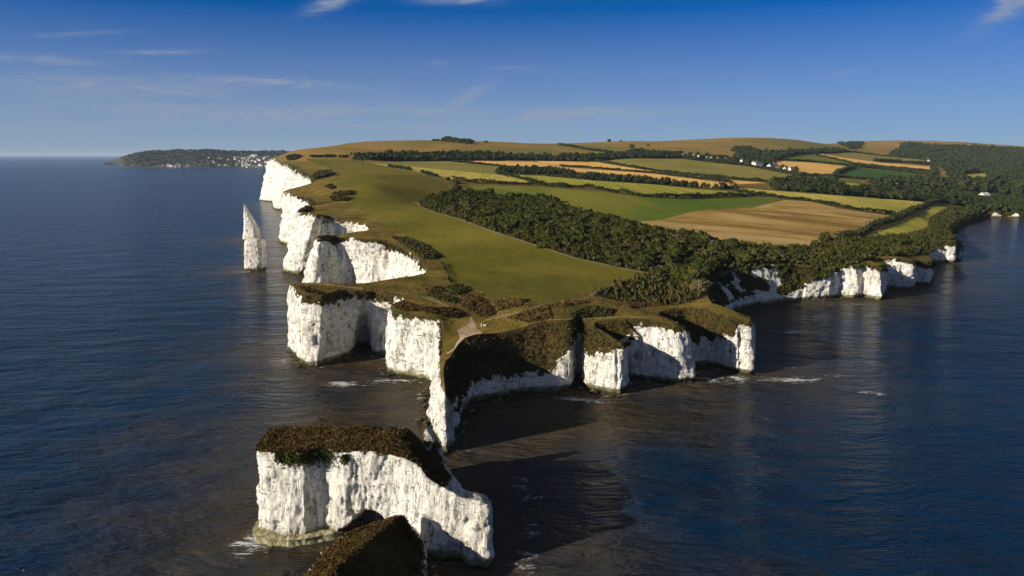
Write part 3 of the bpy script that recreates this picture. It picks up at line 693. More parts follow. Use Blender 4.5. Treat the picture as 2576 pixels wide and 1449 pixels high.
for i, (_, P) in enumerate(PATHS): cls[inpoly(cen[:, 0], cen[:, 1], P)] = 100 + i
fardown = cen[:, 1] > 1330 + 120 * np.sin(cen[:, 0] / 150)
fardown &= ~((cen[:, 0] > 1000) & (cen[:, 1] < 1900))
cls[(cls == -1) & fardown] = -2
gz = Zf(gv[:, 0], gv[:, 1])
G3 = np.column_stack([gv, gz])
a, b, c = G3[gf[:, 0]], G3[gf[:, 1]], G3[gf[:, 2]]
flip = np.cross(b - a, c - a)[:, 2] < 0
gf[flip] = gf[flip][:, ::-1]
GROUND = []
for cid in np.unique(cls):
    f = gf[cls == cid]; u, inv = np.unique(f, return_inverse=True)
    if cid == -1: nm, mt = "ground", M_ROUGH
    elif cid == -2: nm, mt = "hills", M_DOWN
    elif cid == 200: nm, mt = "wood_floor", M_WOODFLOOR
    elif cid >= 100: nm, mt = PATHS[cid - 100][0], (M_PATH if cid - 100 in (1, 7) else M_TRACK)
    else: nm, mt = FIELDS[cid][0], FIELDS[cid][1]
    tag(mesh_obj(nm, G3[u], inv.reshape(-1, 3), mt), kind='structure')

# ------------------------------------------------------------------ sea stacks
STACK_OUT = []
def empty(name, loc=(0, 0, 0)):
    o = bpy.data.objects.new(name, None); col.objects.link(o); o.location = loc; o.empty_display_size = 1
    return o
def rowlin(A, B, n, end=False):
    t = np.linspace(0, 1, n, endpoint=end)[:, None]; return A * (1 - t) + B * t
def surf_normals(Gd, closed_c=True):
    du = np.gradient(Gd, axis=0)
    if closed_c: dv = (np.roll(Gd, -1, 1) - np.roll(Gd, 1, 1))
    else: dv = np.gradient(Gd, axis=1)
    n = np.cross(dv, du); return n / (np.linalg.norm(n, axis=2, keepdims=True) + 1e-9)
def tufts(name, P, N, size, mat, hgt=.5, parent=None, up=.6):
    """many small leaf-sized faces standing on the given points"""
    n = len(P); a = rng.normal(size=(n, 3)); a -= (a * N).sum(1, keepdims=True) * N * .35
    a /= np.linalg.norm(a, axis=1, keepdims=True)
    w = np.cross(a, N + rng.normal(size=(n, 3)) * .4); w /= np.linalg.norm(w, axis=1, keepdims=True) + 1e-9
    u = N * (1 - up) + np.array([0, 0, up]) + rng.normal(size=(n, 3)) * .3; u /= np.linalg.norm(u, axis=1, keepdims=True)
    s = (size * (.6 + rng.random(n) * .9))[:, None] if np.ndim(size) else size * (.6 + rng.random((n, 1)) * .9)
    h = s * hgt * 1.6
    c = P
    Vv = np.stack([c - w * s * .5 - u * .1, c + w * s * .5 - u * .1, c + w * s * .35 + u * h, c - w * s * .3 + u * h * .8], 1).reshape(-1, 3)
    F = np.arange(n * 4).reshape(n, 4)
    return mesh_obj(name, Vv, F, mat, parent, smooth=False)
def radial_stack(root_loc, rings, nseg, rows_per, mat, name="chalk_body", parent=None, veg_rings=None, amp=1.0, scl=1.0):
    """rings: list of (m,3) outlines from the sea bed to the top, all with the same number of corners"""
    def rs(P):
        P = np.asarray(P, float); Q = np.vstack([P, P[:1]]); L = np.r_[0, np.cumsum(np.linalg.norm(np.diff(Q, axis=0), axis=1))]
        t = np.arange(len(P)) / len(P); tt = np.linspace(0, 1, nseg, endpoint=False)
        return np.stack([np.interp(tt, np.r_[t, 1], Q[:, k]) for k in range(3)], 1)
    RR = [rs(r) for r in rings]
    G = np.vstack([rowlin(RR[i][None], RR[i + 1][None], 2)[:1] * 0 for i in range(0)]) if False else None
    L = []; vg = []
    for i in range(len(RR) - 1):
        k = rows_per[i]
        for j in range(k):
            t = j / k; L.append(RR[i] * (1 - t) + RR[i + 1] * t)
            vg.append((veg_rings[i] * (1 - t) + veg_rings[i + 1] * t) if veg_rings else -2)
    L.append(RR[-1]); vg.append(veg_rings[-1] if veg_rings else -2)
    Gd = np.array(L)
    for _ in range(3): Gd = .25 * np.roll(Gd, 1, 1) + .5 * Gd + .25 * np.roll(Gd, -1, 1)
    N = surf_normals(Gd)
    cen_ = Gd.mean((0, 1)); 
    if ((Gd[:3] - cen_) * N[:3]).sum() < 0: N = -N; fl = True
    else: fl = False
    d = rock_disp(Gd[..., 0] / scl, Gd[..., 1] / scl, Gd[..., 2] / scl) * scl * amp
    vga = np.array(vg)[:, None] * np.ones((1, nseg))
    d = d * np.where(vga > .2, .3, 1) - np.exp(-((Gd[..., 2] - .9) / .9) ** 2) * .7 * amp
    Gd = Gd + N * d[..., None]
    F = grid_faces(len(L), nseg, True)
    Vv = np.vstack([Gd.reshape(-1, 3), Gd[-1].mean(0)[None]])
    ti = len(L) - 1
    cap = np.array([[ti * nseg + j, ti * nseg + (j + 1) % nseg, len(Vv) - 1, len(Vv) - 1] for j in range(nseg)])
    o = mesh_obj(name, Vv, F if fl else F[:, ::-1], mat, parent, attrs={'veg': np.r_[vga.ravel(), vga[-1, 0]]})
    # the closing fan is three-sided
    import bmesh
    bm = bmesh.new(); bm.from_mesh(o.data); bm.verts.ensure_lookup_table()
    for q in cap:
        try: bm.faces.new([bm.verts[q[0]], bm.verts[q[1]], bm.verts[q[2]]])
        except ValueError: pass
    bmesh.ops.recalc_face_normals(bm, faces=bm.faces)
    for f in bm.faces: f.smooth = True
    bm.to_mesh(o.data); bm.free()
    STACK_OUT.append(Gd[0][::3, :2])
    return o, Gd, N, vga

# the long stack with the arch: cross sections along its length
SEC = np.array([
    # X, front y, front z, back y, back z, underside z, foot offset, veg
    (-61.4, 173.5, 19.6, 182, 20, -2.5, -.5, .2), (-60.8, 170.8, 21.3, 184.5, 21.6, -2.5, -1.0, .2), (-57.5, 168.8, 21.6, 184.8, 21.7, -2.5, -1.2, .22),
    (-52.0, 167.6, 21.9, 185.0, 21.8, -2.5, -1.2, .22), (-48.8, 166.9, 22, 185.0, 21.8, -2.5, -1.0, .22), (-47.2, 168.9, 22, 184.9, 21.8, -2.0, -.6, .22), (-44.8, 170.0, 22, 184.8, 21.9, .4, -.6, .22),
    (-42.8, 169.2, 22.2, 184.7, 21.9, 1.2, -.3, .22), (-41.4, 167.0, 22.3, 184.6, 21.9, 2.0, -.4, .22), (-38.6, 166.6, 22.4, 184.5, 21.9, 4.2, -.4, .22), (-36.4, 167.2, 22.3, 184.4, 21.9, 6.6, -.2, .22), (-34.4, 167.4, 22.2, 184.2, 21.8, 8.0, -.2, .22),
    (-30.5, 167.2, 22, 184.2, 21.7, 7.2, -.2, .22), (-28.6, 167.0, 21.9, 184, 21.4, 5.6, -.3, .22), (-27.2, 166.4, 21.8, 185, 21.2, -1.0, -.6, .2), (-25.6, 165.4, 21.8, 185, 20.0, -2.5, -.8, .2), (-23.6, 164.0, 21.8, 185, 17.6, -2.5, -1.0, .1),
    (-21.0, 161.9, 20.6, 184.5, 14.5, -2.5, -1.2, -.3), (-18.6, 160.5, 18.5, 182.5, 12, -2.5, -1.4, -.5), (-16.0, 159.5, 17.5, 177, 12, -2.5, -1.6, -.6), (-13.2, 158.6, 16.3, 172.5, 12, -2.5, -1.8, -.7),
    (-11.4, 158.0, 15.4, 168.5, 12, -2.5, -2.0, -.8), (-9.0, 157.3, 15.2, 165, 13.4, -2.5, -2.2, -.8), (-6.8, 156.8, 15.1, 163, 13.6, -2.5, -2.4, -.8), (-5.2, 156.6, 14.0, 161.5, 12.6, -2.5, -2.4, -.8), (-4.6, 157.6, 12, 160, 11.0, -2.5, -2.0, -.8)])
def arch_stack():
    xs = np.arange(SEC[0, 0], SEC[-1, 0], .30)
    A = np.stack([np.interp(xs, SEC[:, 0], SEC[:, k]) for k in range(8)], 1); A = smooth1(A, 3)
    nf, ntp, nb, nu = 60, 26, 34, 16
    G = []; VG = []
    for X, fy, fz, by, bz, uz, off, vg in A:
        fb = np.array([X, fy + off, uz]); ft = np.array([X, fy, fz]); bt = np.array([X, by, bz]); bb = np.array([X, by + 1.2, uz - max(0, min(3.4, uz * .6))])
        top = rowlin(ft, bt, ntp); top[:, 2] += np.sin(np.linspace(0, np.pi, ntp)) * .1
        G.append(np.vstack([rowlin(fb, ft, nf), top, rowlin(bt, bb, nb), rowlin(bb, fb, nu)]))
        tf = np.linspace(0, 1, nf, endpoint=False); dz_ = (fz - uz) * (1 - tf)
        VG.append(np.r_[(vg - dz_ / 1.7).clip(-2, 1), np.full(ntp, vg + .8) if X < -25 else (np.linspace(.25, 1.0, ntp) if X < -15 else np.full(ntp, vg + .5)), np.clip(vg - np.linspace(0, 3, nb), -.35, 1), np.full(nu, -2)])
    G = np.array(G); VG = np.array(VG)
    for _ in range(2): G = .25 * np.roll(G, 1, 1) + .5 * G + .25 * np.roll(G, -1, 1)
    N = surf_normals(G); c0 = G.mean(1, keepdims=True)
    if ((G - c0) * N).sum() < 0: N = -N
    d = rock_disp(G[..., 0], G[..., 1], G[..., 2], .7)
    d += .35 * (1 - 2 * np.abs(fbm(G[..., 0] / 1.1, G[..., 1] / 1.1, G[..., 2] / 3.2, 77, 3)))
    ttop = (N[..., 2] > .6)
    d = np.where(ttop, fbm(G[..., 0] / 3, G[..., 1] / 3, 0, 4, 3) * .6, d)
    G = G + N * d[..., None]
    nr, nc = G.shape[:2]
    Vv = np.vstack([G.reshape(-1, 3), G[0].mean(0)[None], G[-1].mean(0)[None]])
    F = grid_faces(nr, nc, True)
    root = empty('sea_stack', (-33, 176, 0)); tag(root, 'long white chalk stack pierced by a low arch, with brown turf on top', 'sea stack')
    o = mesh_obj('chalk_body', Vv, F, MAT_CHALK, None, attrs={'veg': np.r_[VG.ravel(), -1, -1]})
    import bmesh
    bm = bmesh.new(); bm.from_mesh(o.data); bm.verts.ensure_lookup_table(); nv = len(Vv)
    for j in range(nc):
        bm.faces.new([bm.verts[j], bm.verts[(j + 1) % nc], bm.verts[nv - 2]]); k = (nr - 1) * nc
        bm.faces.new([bm.verts[k + (j + 1) % nc], bm.verts[k + j], bm.verts[nv - 1]])
    bmesh.ops.recalc_face_normals(bm, faces=bm.faces)
    for f in bm.faces: f.smooth = True
    bm.to_mesh(o.data); bm.free()
    o.parent = root; o.matrix_parent_inverse = root.matrix_basis.inverted()
    m = VG > rng.random(VG.shape) * .3 + .15
    P = G[m]; Nn = np.tile([0, 0, 1.], (len(P), 1)); k = rng.integers(0, len(P), 26000)
    P = P[k] + rng.normal(size=(len(k), 3)) * [.3, .3, .05]
    grn = np.zeros(len(P), bool)
    P = P[~grn]; dry = rng.random(len(P)) < np.clip(.15 + .8 * vnoise(P[:, 0] / 4, P[:, 1] / 4, 0, 71), 0, 1)
    for mk, mt, nm in ((dry, M_TUFT, 'dry_grass'), (~dry, M_SCRUB, 'turf_cap')):
        t = tufts(nm, P[mk], np.tile([0, 0, 1.], (mk.sum(), 1)), .30, mt); t.parent = root; t.matrix_parent_inverse = root.matrix_basis.inverted()
    # dark green plants hanging over the front edge
    q = []
    for cx, w, dz_ in ((-51.5, 2.8, 1.6), (-46.6, 2.6, 1.8), (-43.6, 2.0, 1.6), (-38.5, .9, 1.3), (-54.5, .8, 1.4)):
        n_ = int(700 * w / 2.5); x = rng.normal(size=n_) * w * .55 + cx; z = 21.6 - np.abs(rng.normal(size=n_)) * dz_ * .8
        y = np.interp(x, SEC[:, 0], SEC[:, 1]) - .5 + rng.normal(size=n_) * .3; q.append(np.stack([x, y, z], 1))
    q = np.vstack(q); t = tufts('hanging_plants', q, np.tile([0, -1., .2], (len(q), 1)), .42, M_LEAF); t.parent = root; t.matrix_parent_inverse = root.matrix_basis.inverted()
    # worn ledge at the foot
    L = np.array([(-62.8, 174), (-62.6, 169), (-60.5, 165.6), (-57, 164.3), (-52, 163.6), (-48, 164.6), (-44.5, 166.3), (-40, 168), (-44, 172), (-55, 176)])
    r0 = np.column_stack([L * 1.0, np.full(len(L), -2.)]); r1 = np.column_stack([L, np.full(len(L), 1.7)]); c_ = L.mean(0); r2 = np.column_stack([c_ + (L - c_) * .8, np.full(len(L), 2.0)])
    mled, nt, b = new_mat('weedy_ledge'); n = NB(nt)
    cc = n.ramp(n.noise(.8, 5, .65, stretch=(1, 1, .5)), [(.35, (.10, .095, .03)), (.5, (.30, .27, .13)), (.65, (.50, .46, .30))]); nt.links.new(cc, b.inputs['Base Color']); b.inputs['Roughness'].default_value = .9
    nt.links.new(n.bump(n.noise(1.5, 6, .7), .6), b.inputs['Normal'])
    o2, *_ = radial_stack(None, [r0, r1, r2], 220, [12, 6], mled, 'base_ledge', amp=.45, scl=.6)
    o2.parent = root; o2.matrix_parent_inverse = root.matrix_basis.inverted()
    ring = [(x, f + o_) for x, f, o_, u in zip(A[:, 0], A[:, 1], A[:, 6], A[:, 5]) if u < 1][::6] + [(x, b_ + 1) for x, b_, u in zip(A[:, 0], A[:, 3], A[:, 5]) if u < 1][::6]
    STACK_OUT.append(np.array(ring))
arch_stack()

def nearest_stack():
    top = [(794, 1414, 9.6), (806, 1387, 9.8), (850, 1360, 10.0), (899, 1346, 10.1), (950, 1329, 10.2), (1000, 1310, 10.4), (1036, 1330, 8.6), (1062, 1364, 5.4), (1068, 1405, 3.0), (1070, 1452, 2.6)]
    rim = [(*atz(u, v, z), z) for u, v, z in top] + [(-21.5, 128, 3.6), (-24, 121, 5), (-29, 117, 8), (-34, 120, 9.2), (-37.8, 127, 9.8), (-40.4, 134, 9.8)]
    rim = np.array(rim); n = len(rim); c = rim[:, :2].mean(0)
    off = np.array([1.6 + (.4 if 6 <= i <= 10 else .0) for i in range(n)])
    dirn = rim[:, :2] - c; dirn /= np.linalg.norm(dirn, axis=1, keepdims=True)
    base = np.column_stack([rim[:, :2] + dirn * off[:, None], np.full(n, -2.)])
    base[3:6, :2] = rim[3:6, :2] + dirn[3:6] * 1.0
    a = np.array([-25.6, 155.5, 11.2]); b = np.array([-34, 132, 12.4])
    ax = b - a; L = ax @ ax
    def onridge(p):
        t = np.clip(((p - a) @ ax) / L, 0, 1); return a + ax * t
    r3 = np.array([onridge(p) for p in rim]); r2 = rim * .5 + r3 * .5; r2[:, 2] += .5
    r2[6:11, 2] -= 1.6
    root = empty('sea_stack', (-31, 138, 0)); tag(root, 'nearest chalk stack, cut by the frame bottom, with a sloping brown turf top', 'sea stack')
    o, G, N, vg = radial_stack(None, [base, rim, r2, r3], 420, [44, 26, 26], MAT_CHALK, veg_rings=[-2.5, -.25, 1, 1], amp=.6)
    # only the seaward slope is bare rock
    o.parent = root; o.matrix_parent_inverse = root.matrix_basis.inverted()
    P = G[46:].reshape(-1, 3); Nn = N[46:].reshape(-1, 3); Nn = np.where(Nn[:, 2:3] < 0, -Nn, Nn)
    k = rng.integers(0, len(P), 40000); P = P[k] + rng.normal(size=(len(k), 3)) * [.25, .25, .05]
    s = rng.random(len(P)) < np.clip(.35 + .7 * vnoise(P[:, 0] / 3, P[:, 1] / 3, 0, 72), 0, 1)
    for nm, mk, mt in (('turf_cap', s, M_TUFT), ('brown_bracken', ~s, M_SCRUB)):
        t = tufts(nm, P[mk], Nn[k][mk], .27, mt); t.parent = root; t.matrix_parent_inverse = root.matrix_basis.inverted()
nearest_stack()

def px_profile(prof, Y, depth_k, label, nseg=160, amp=.6, veg=None, scl=1.0):
    """a rock tower from its outline: rows of (left px, right px, row); depth is a share of its width"""
    rings = []
    for l, r, v in prof:
        m_ = (l + r) / 2; l = m_ + (l - m_) * .93; r = m_ + (r - m_) * .90
        a = aty(l, v, Y); b = aty(r, v, Y); z = a[2]; w = abs(b[0] - a[0]) / 2; cx = (a[0] + b[0]) / 2
        ang = np.linspace(0, 2 * np.pi, 28, endpoint=False); dp = w * depth_k + 1.2
        sup = lambda q: np.sign(q) * np.abs(q) ** .55
        rings.append(np.column_stack([cx + w * sup(np.cos(ang)), Y + dp + dp * sup(np.sin(ang)) , np.full(28, z)]))
    r0 = rings[0].copy(); r0[:, 2] = -2.5; rings = [r0] + rings
    rows = [6] + [max(2, int(abs(rings[i + 1][0, 2] - rings[i][0, 2]) / .55)) for i in range(1, len(rings) - 1)]
    cx, cy = rings[0][:, 0].mean(), rings[0][:, 1].mean()
    root = empty('sea_stack', (cx, cy, 0)); tag(root, label, 'sea stack')
    o, G, N, vg = radial_stack(None, rings, nseg, rows, MAT_CHALK, veg_rings=veg, amp=amp, scl=scl)
    o.parent = root; o.matrix_parent_inverse = root.matrix_basis.inverted()
    return root
px_profile([(605, 649, 606), (606.5, 648.5, 592), (608.5, 646, 578), (610, 638, 562), (610.5, 632, 550), (611, 624, 536), (612.5, 619, 524), (613.7, 615, 515.5)], 802, .9, 'tall pointed chalk pinnacle standing alone in the sea behind the square one', amp=.28)
px_profile([(610, 660.5, 681), (608, 661, 662), (608, 660, 645), (609, 659, 628), (609, 659.5, 614), (610, 659, 609), (613, 656, 605), (622, 650, 602.5)], 592, .9, 'square-topped chalk pinnacle standing in the sea in front of the pointed one', amp=.4)
px_profile([(1050, 1122, 1238), (1056, 1117, 1180), (1060, 1110, 1140), (1063, 1095, 1110), (1066, 1082, 1090), (1069, 1073, 1075)], 197, .5, 'thin dark chalk needle squeezed between the arched stack and the headland tip', nseg=140, amp=.4, scl=.8, veg=[.0] * 7)

# ------------------------------------------------------------------ trees, hedges and scrub
def crown_mesh(name, seed, r, h, nleaf, leaf, nl, mat, core=True, z0=0.0):
    g = np.random.default_rng(seed)
    cs = []
    for i in range(nl):
        a = g.random() * 6.28; q = math.sqrt(g.random()) * .80
        cs.append((math.cos(a) * q * r, math.sin(a) * q * r, z0 + h * (.30 + .40 * g.random() - .22 * q), r * (.20 + .26 * g.random()), h * (.16 + .16 * g.random())))
    cs = np.array(cs); Vl = []
    idx = g.integers(0, nl, nleaf); dv = g.normal(size=(nleaf, 3)); dv[:, 2] = np.abs(dv[:, 2]) * 1.1 - .35 * np.abs(g.normal(size=nleaf)); dv /= np.linalg.norm(dv, axis=1, keepdims=True)
    k = .86 + .2 * g.random(nleaf)
    P = cs[idx, :3] + dv * np.stack([cs[idx, 3], cs[idx, 3], cs[idx, 4]], 1) * k[:, None]
    n = dv + g.normal(size=(nleaf, 3)) * .45; n /= np.linalg.norm(n, axis=1, keepdims=True)
    t = np.cross(n, g.normal(size=(nleaf, 3))); t /= np.linalg.norm(t, axis=1, keepdims=True); bt = np.cross(n, t)
    s = leaf * (.6 + .8 * g.random(nleaf))[:, None]
    Q = np.stack([P - t * s * .5, P - bt * s * .42 + n * s * .1, P + t * s * .5, P + bt * s * .42 + n * s * .1], 1).reshape(-1, 3)
    F = np.arange(nleaf * 4).reshape(-1, 4)
    if core:
        ph = np.linspace(0, np.pi, 6)[1:-1]; th = np.linspace(0, 2 * np.pi, 8, endpoint=False)
        sp = np.array([(math.sin(p) * math.cos(t_), math.sin(p) * math.sin(t_), math.cos(p)) for p in ph for t_ in th])
        for c in cs:
            b0 = len(Q); Q = np.vstack([Q, c[:3] + sp * [c[3] * .82, c[3] * .82, c[4] * .82]]); F = np.vstack([F, grid_faces(4, 8, True) + b0, np.array([[b0, b0 + 1, b0 + 2, b0 + 3], [b0, b0 + 3, b0 + 4, b0 + 7]])])
    return Q, F
def trunk_mesh(h, r, seed, limbs=3):
    g = np.random.default_rng(seed); Q = []; F = []
    def tube(a, b, ra, rb):
        a = np.array(a, float); b = np.array(b, float); d = b - a; d /= np.linalg.norm(d); s = np.cross(d, [.3, .9, .1]); s /= np.linalg.norm(s); t = np.cross(d, s)
        b0 = len(Q)
        for c, rr in ((a, ra), (b, rb)):
            for k in range(6): an = k * math.pi / 3; Q.append(c + (s * math.cos(an) + t * math.sin(an)) * rr)
        for k in range(6): F.append([b0 + k, b0 + (k + 1) % 6, b0 + 6 + (k + 1) % 6, b0 + 6 + k])
    tube((0, 0, -.6), (0, 0, h * .45), r, r * .75)
    for i in range(limbs):
        a = i * 6.28 / limbs + g.random(); q = h * (.28 + .12 * g.random())
        tube((0, 0, h * .38), (math.cos(a) * q, math.sin(a) * q, h * .8), r * .6, r * .2)
    return np.array(Q), np.array(F)
VAR = []
for i, (mt, r, h) in enumerate(((M_LEAF, 3.9, 6.2), (M_LEAF, 4.3, 5.6), (M_LEAF, 3.5, 6.6), (M_LEAF2, 4.0, 5.8), (M_LEAF2, 3.6, 6.0), (M_LEAF3, 3.9, 5.4))):
    Q, F = crown_mesh('crown', 100 + i, r, h, 1700, .58, 17, mt)
    TQ, TF = trunk_mesh(h, .28, i)
    VAR.append([(Q, F, mt), (TQ, TF), None, None])
def place_tree(v, x, y, z, s, label, group, sz=1.0):
    vr = VAR[v]
    if vr[2] is None:
        Q, F, mt = vr[0]; c = mesh_obj('crown', Q, F, mt, smooth=False); t = mesh_obj('trunk', *vr[1], M_BARK); vr[2], vr[3] = c, t
    else:
        c = vr[2].copy(); t = vr[3].copy(); col.objects.link(c); col.objects.link(t)
    e = empty('tree', (x, y, z)); e.rotation_euler = (0, 0, random.random() * 6.28); e.scale = (s, s, s * sz)
    c.parent = e; t.parent = e
    tag(e, label, 'tree', group)
    return e
def poly_pts(P, sp, jit=.9):
    x0, y0 = P.min(0); x1, y1 = P.max(0)
    X, Y = np.meshgrid(np.arange(x0, x1, sp), np.arange(y0, y1, sp)); X = X.ravel() + (rng.random(X.size) - .5) * sp * jit; Y = Y.ravel() + (rng.random(Y.size) - .5) * sp * jit
    k = inpoly(X, Y, P); return X[k], Y[k]
def in_loop(X, Y): return inpoly(X, Y, loop)
# the near wood and the wooded right-hand cliff top
tr = []
for w, sp, s0, s1 in ((0, 6.2, .6, 1.5), (1, 6.4, .5, 1.15)):
    P = WOODW[w]; X, Y = poly_pts(P, sp); ok = in_loop(X, Y)
    cd = np.sqrt(((X[:, None] - rimxy[None, ::4, 0]) ** 2 + (Y[:, None] - rimxy[None, ::4, 1]) ** 2).min(1)); ok &= cd > 2.5
    for o_ in WPOLY: ok &= ~inpoly(X, Y, o_)
    X, Y, cd = X[ok], Y[ok], cd[ok]; ed = seg_dist(X, Y, P, True)
    for x, y, e, c in zip(X, Y, ed, cd):
        s = (s0 + (s1 - s0) * random.random() ** 1.3) * min(1, .42 + e / 14) * min(1, .6 + c / 16)
        s *= 1 + .55 * float(fbm(np.array([x / 20.]), np.array([y / 20.]), np.array([0.]), 44, 2)[0])
        if w == 0 and 88 < x < 130 and 350 < y < 450: s = max(s * 1.4, 1.3)
        elif w == 0 and y < 412 and x <= 88: s = min(s * .5, .5)
        tr.append((s / y, x, y, s, w))
tr.sort(reverse=True)
print('near wood trees', len(tr))
LBL = ['dark green round-topped tree in the dense wood beside the meadow', 'dark green broad low tree in the dense wood beside the meadow', 'dark green upright tree in the dense wood beside the meadow', 'olive green tree in the dense wood beside the meadow', 'small olive green tree in the dense wood beside the meadow', 'brownish dry-leaved tree in the dense wood beside the meadow']
GRP = ['round dark trees of the near wood', 'broad dark trees of the near wood', 'upright dark trees of the near wood', 'olive trees of the near wood', 'small olive trees of the near wood', 'brownish trees of the near wood']
xs_ = np.array([t[1] for t in tr]); ys_ = np.array([t[2] for t in tr]); zs_ = Zf(xs_, ys_)
pool = [0, 0, 1, 1, 2, 2, 3, 3, 4, 5]
rest = []
for i, (_, x, y, s, w) in enumerate(tr):
    v = random.choice(pool)
    if i < 290:
        lb = LBL[v]; gp = GRP[v]
        if w == 1: lb = lb.replace('in the dense wood beside the meadow', 'in the bushy strip above the right-hand cliffs'); gp = gp.replace('near wood', 'cliff-top strip')
        place_tree(v, x, y, zs_[i] - .5, s, lb, gp, .58 + random.random() * .42)
    else: rest.append((x, y, zs_[i] - .5, s, v))
# the lone pale tree at the wood's edge above the bay
def pale_tree():
    p = hit([(1756, 742)])[0]; z = float(Zf(p[0], p[1])[0])
    e = empty('tree', (p[0], p[1], z)); tag(e, 'pale wide-crowned tree with bare forked trunk at the wood edge above the dark bay', 'tree')
    Q, F = crown_mesh('crown', 55, 5.2, 8.2, 1100, .5, 9, M_TUFT, core=False, z0=1.4); m = leaf_mat('pale_leaves', (.10, .085, .035), (.16, .135, .055), (.25, .20, .09))
    mesh_obj('crown', Q, F, m, e, smooth=False); TQ, TF = trunk_mesh(8.6, .42, 5, 7); mb, nt, b = new_mat('pale_bark'); b.inputs['Base Color'].default_value = (.34, .29, .21, 1); mesh_obj('trunk', TQ, TF, mb, e)
pale_tree()

def merged(name, items, variants, label, cat, parts_mat, kind='stuff'):
    """items: (x, y, z, s, v)"""
    by = {}
    for x, y, z, s, v in items: by.setdefault(v, []).append((x, y, z, s))
    Vs = []; Fs = []; off = 0
    for v, L in by.items():
        Q, F = variants[v]; L = np.array(L)
        an = rng.random(len(L)) * 6.28; c, s_ = np.cos(an), np.sin(an)
        q = np.empty((len(L), len(Q), 3)); sc_ = L[:, 3:4]
        q[..., 0] = (Q[None, :, 0] * c[:, None] - Q[None, :, 1] * s_[:, None]) * sc_ + L[:, 0:1]
        q[..., 1] = (Q[None, :, 0] * s_[:, None] + Q[None, :, 1] * c[:, None]) * sc_ + L[:, 1:2]
        q[..., 2] = Q[None, :, 2] * sc_ * (.8 + .4 * rng.random((len(L), 1))) + L[:, 2:3]
        f = F[None] + (np.arange(len(L)) * len(Q))[:, None, None] + off
        Vs.append(q.reshape(-1, 3)); Fs.append(f.reshape(-1, 4)); off += q.shape[0] * q.shape[1]
    o = mesh_obj(name, np.vstack(Vs), np.vstack(Fs), parts_mat, smooth=False)
    tag(o, label, cat, kind=kind); return o
MID = [crown_mesh('c', 200 + i, 3.9, 6.0, 420, .95, 11, None) for i in range(4)]
FAR = [crown_mesh('c', 300 + i, 4.2, 7.0, 60, 2.0, 5, None) for i in range(4)]
merged('wood_canopy', [(x, y, z, s, v % 4) for x, y, z, s, v in rest], MID, 'the rest of the dark wood between the meadow and the golden field', 'wood', M_LEAF)
# undergrowth
q = []
for w in (0, 1):
    X, Y = poly_pts(WOODW[w], 1.15, 1.); ok = in_loop(X, Y)
    for o_ in WPOLY: ok &= ~inpoly(X, Y, o_)
    q.append(np.column_stack([X[ok], Y[ok]]))
q = np.vstack(q); z = Zf(q[:, 0], q[:, 1]); print('undergrowth', len(q))
hh = .5 + 2.6 * np.clip(vnoise(q[:, 0] / 6, q[:, 1] / 6, 0, 3) + .5, 0, 1)
tag(tufts('undergrowth', np.column_stack([q, z + hh * rng.random(len(q))]), np.tile([0, 0, 1.], (len(q), 1)), 1.25, M_GORSE, .7), 'low dark bramble and gorse filling the wood floor', 'undergrowth', kind='stuff')

# woods farther off
fi = []
for P, sp, s0, lab in FARW:
    X, Y = poly_pts(P, sp); ok = in_loop(X, Y)
    for o_ in WPOLY: ok &= ~inpoly(X, Y, o_)
    X, Y = X[ok], Y[ok]; Z = Zf(X, Y); n0 = len(X)
    its = [(x, y, z - .6, s0 * (.65 + .7 * random.random()), random.randrange(4)) for x, y, z in zip(X, Y, Z)]
    print(lab, n0)
    if n0: merged('far_wood', its, FAR, lab, 'wood', M_FARLEAF)

def hedge(pts, w, h, label, dens_=2.2, mat=None):
    P = hit(dens(pts, 5, False)); d = np.r_[0, np.cumsum(np.hypot(*np.diff(P, axis=0).T))]; L = d[-1]
    n = int(min(9000, L * dens_ * max(w, 1.5))); t = rng.random(n) * L
    x = np.interp(t, d, P[:, 0]); y = np.interp(t, d, P[:, 1]); z0 = Zf(x, y)
    hv = h * (.55 + .55 * np.clip(vnoise(t / 7, 0 * t, 0, len(pts)) * .8 + .5, 0, 1.3))
    g = np.column_stack([x + rng.normal(size=n) * w * .28, y + rng.normal(size=n) * w * .28, z0 + hv * np.sqrt(rng.random(n))])
    r = math.hypot(P[:, 0].mean(), P[:, 1].mean())
    sz = float(np.clip(r / 650., .8, 2.6))
    c = P[len(P) // 2]; e = None
    dv = rng.normal(size=(n, 3)); dv[:, 2] = abs(dv[:, 2]); dv /= np.linalg.norm(dv, axis=1, keepdims=True)
    o = tufts('hedge', g, dv, sz, mat or M_FARLEAF, .5, up=.3)
    tag(o, label, 'hedge')
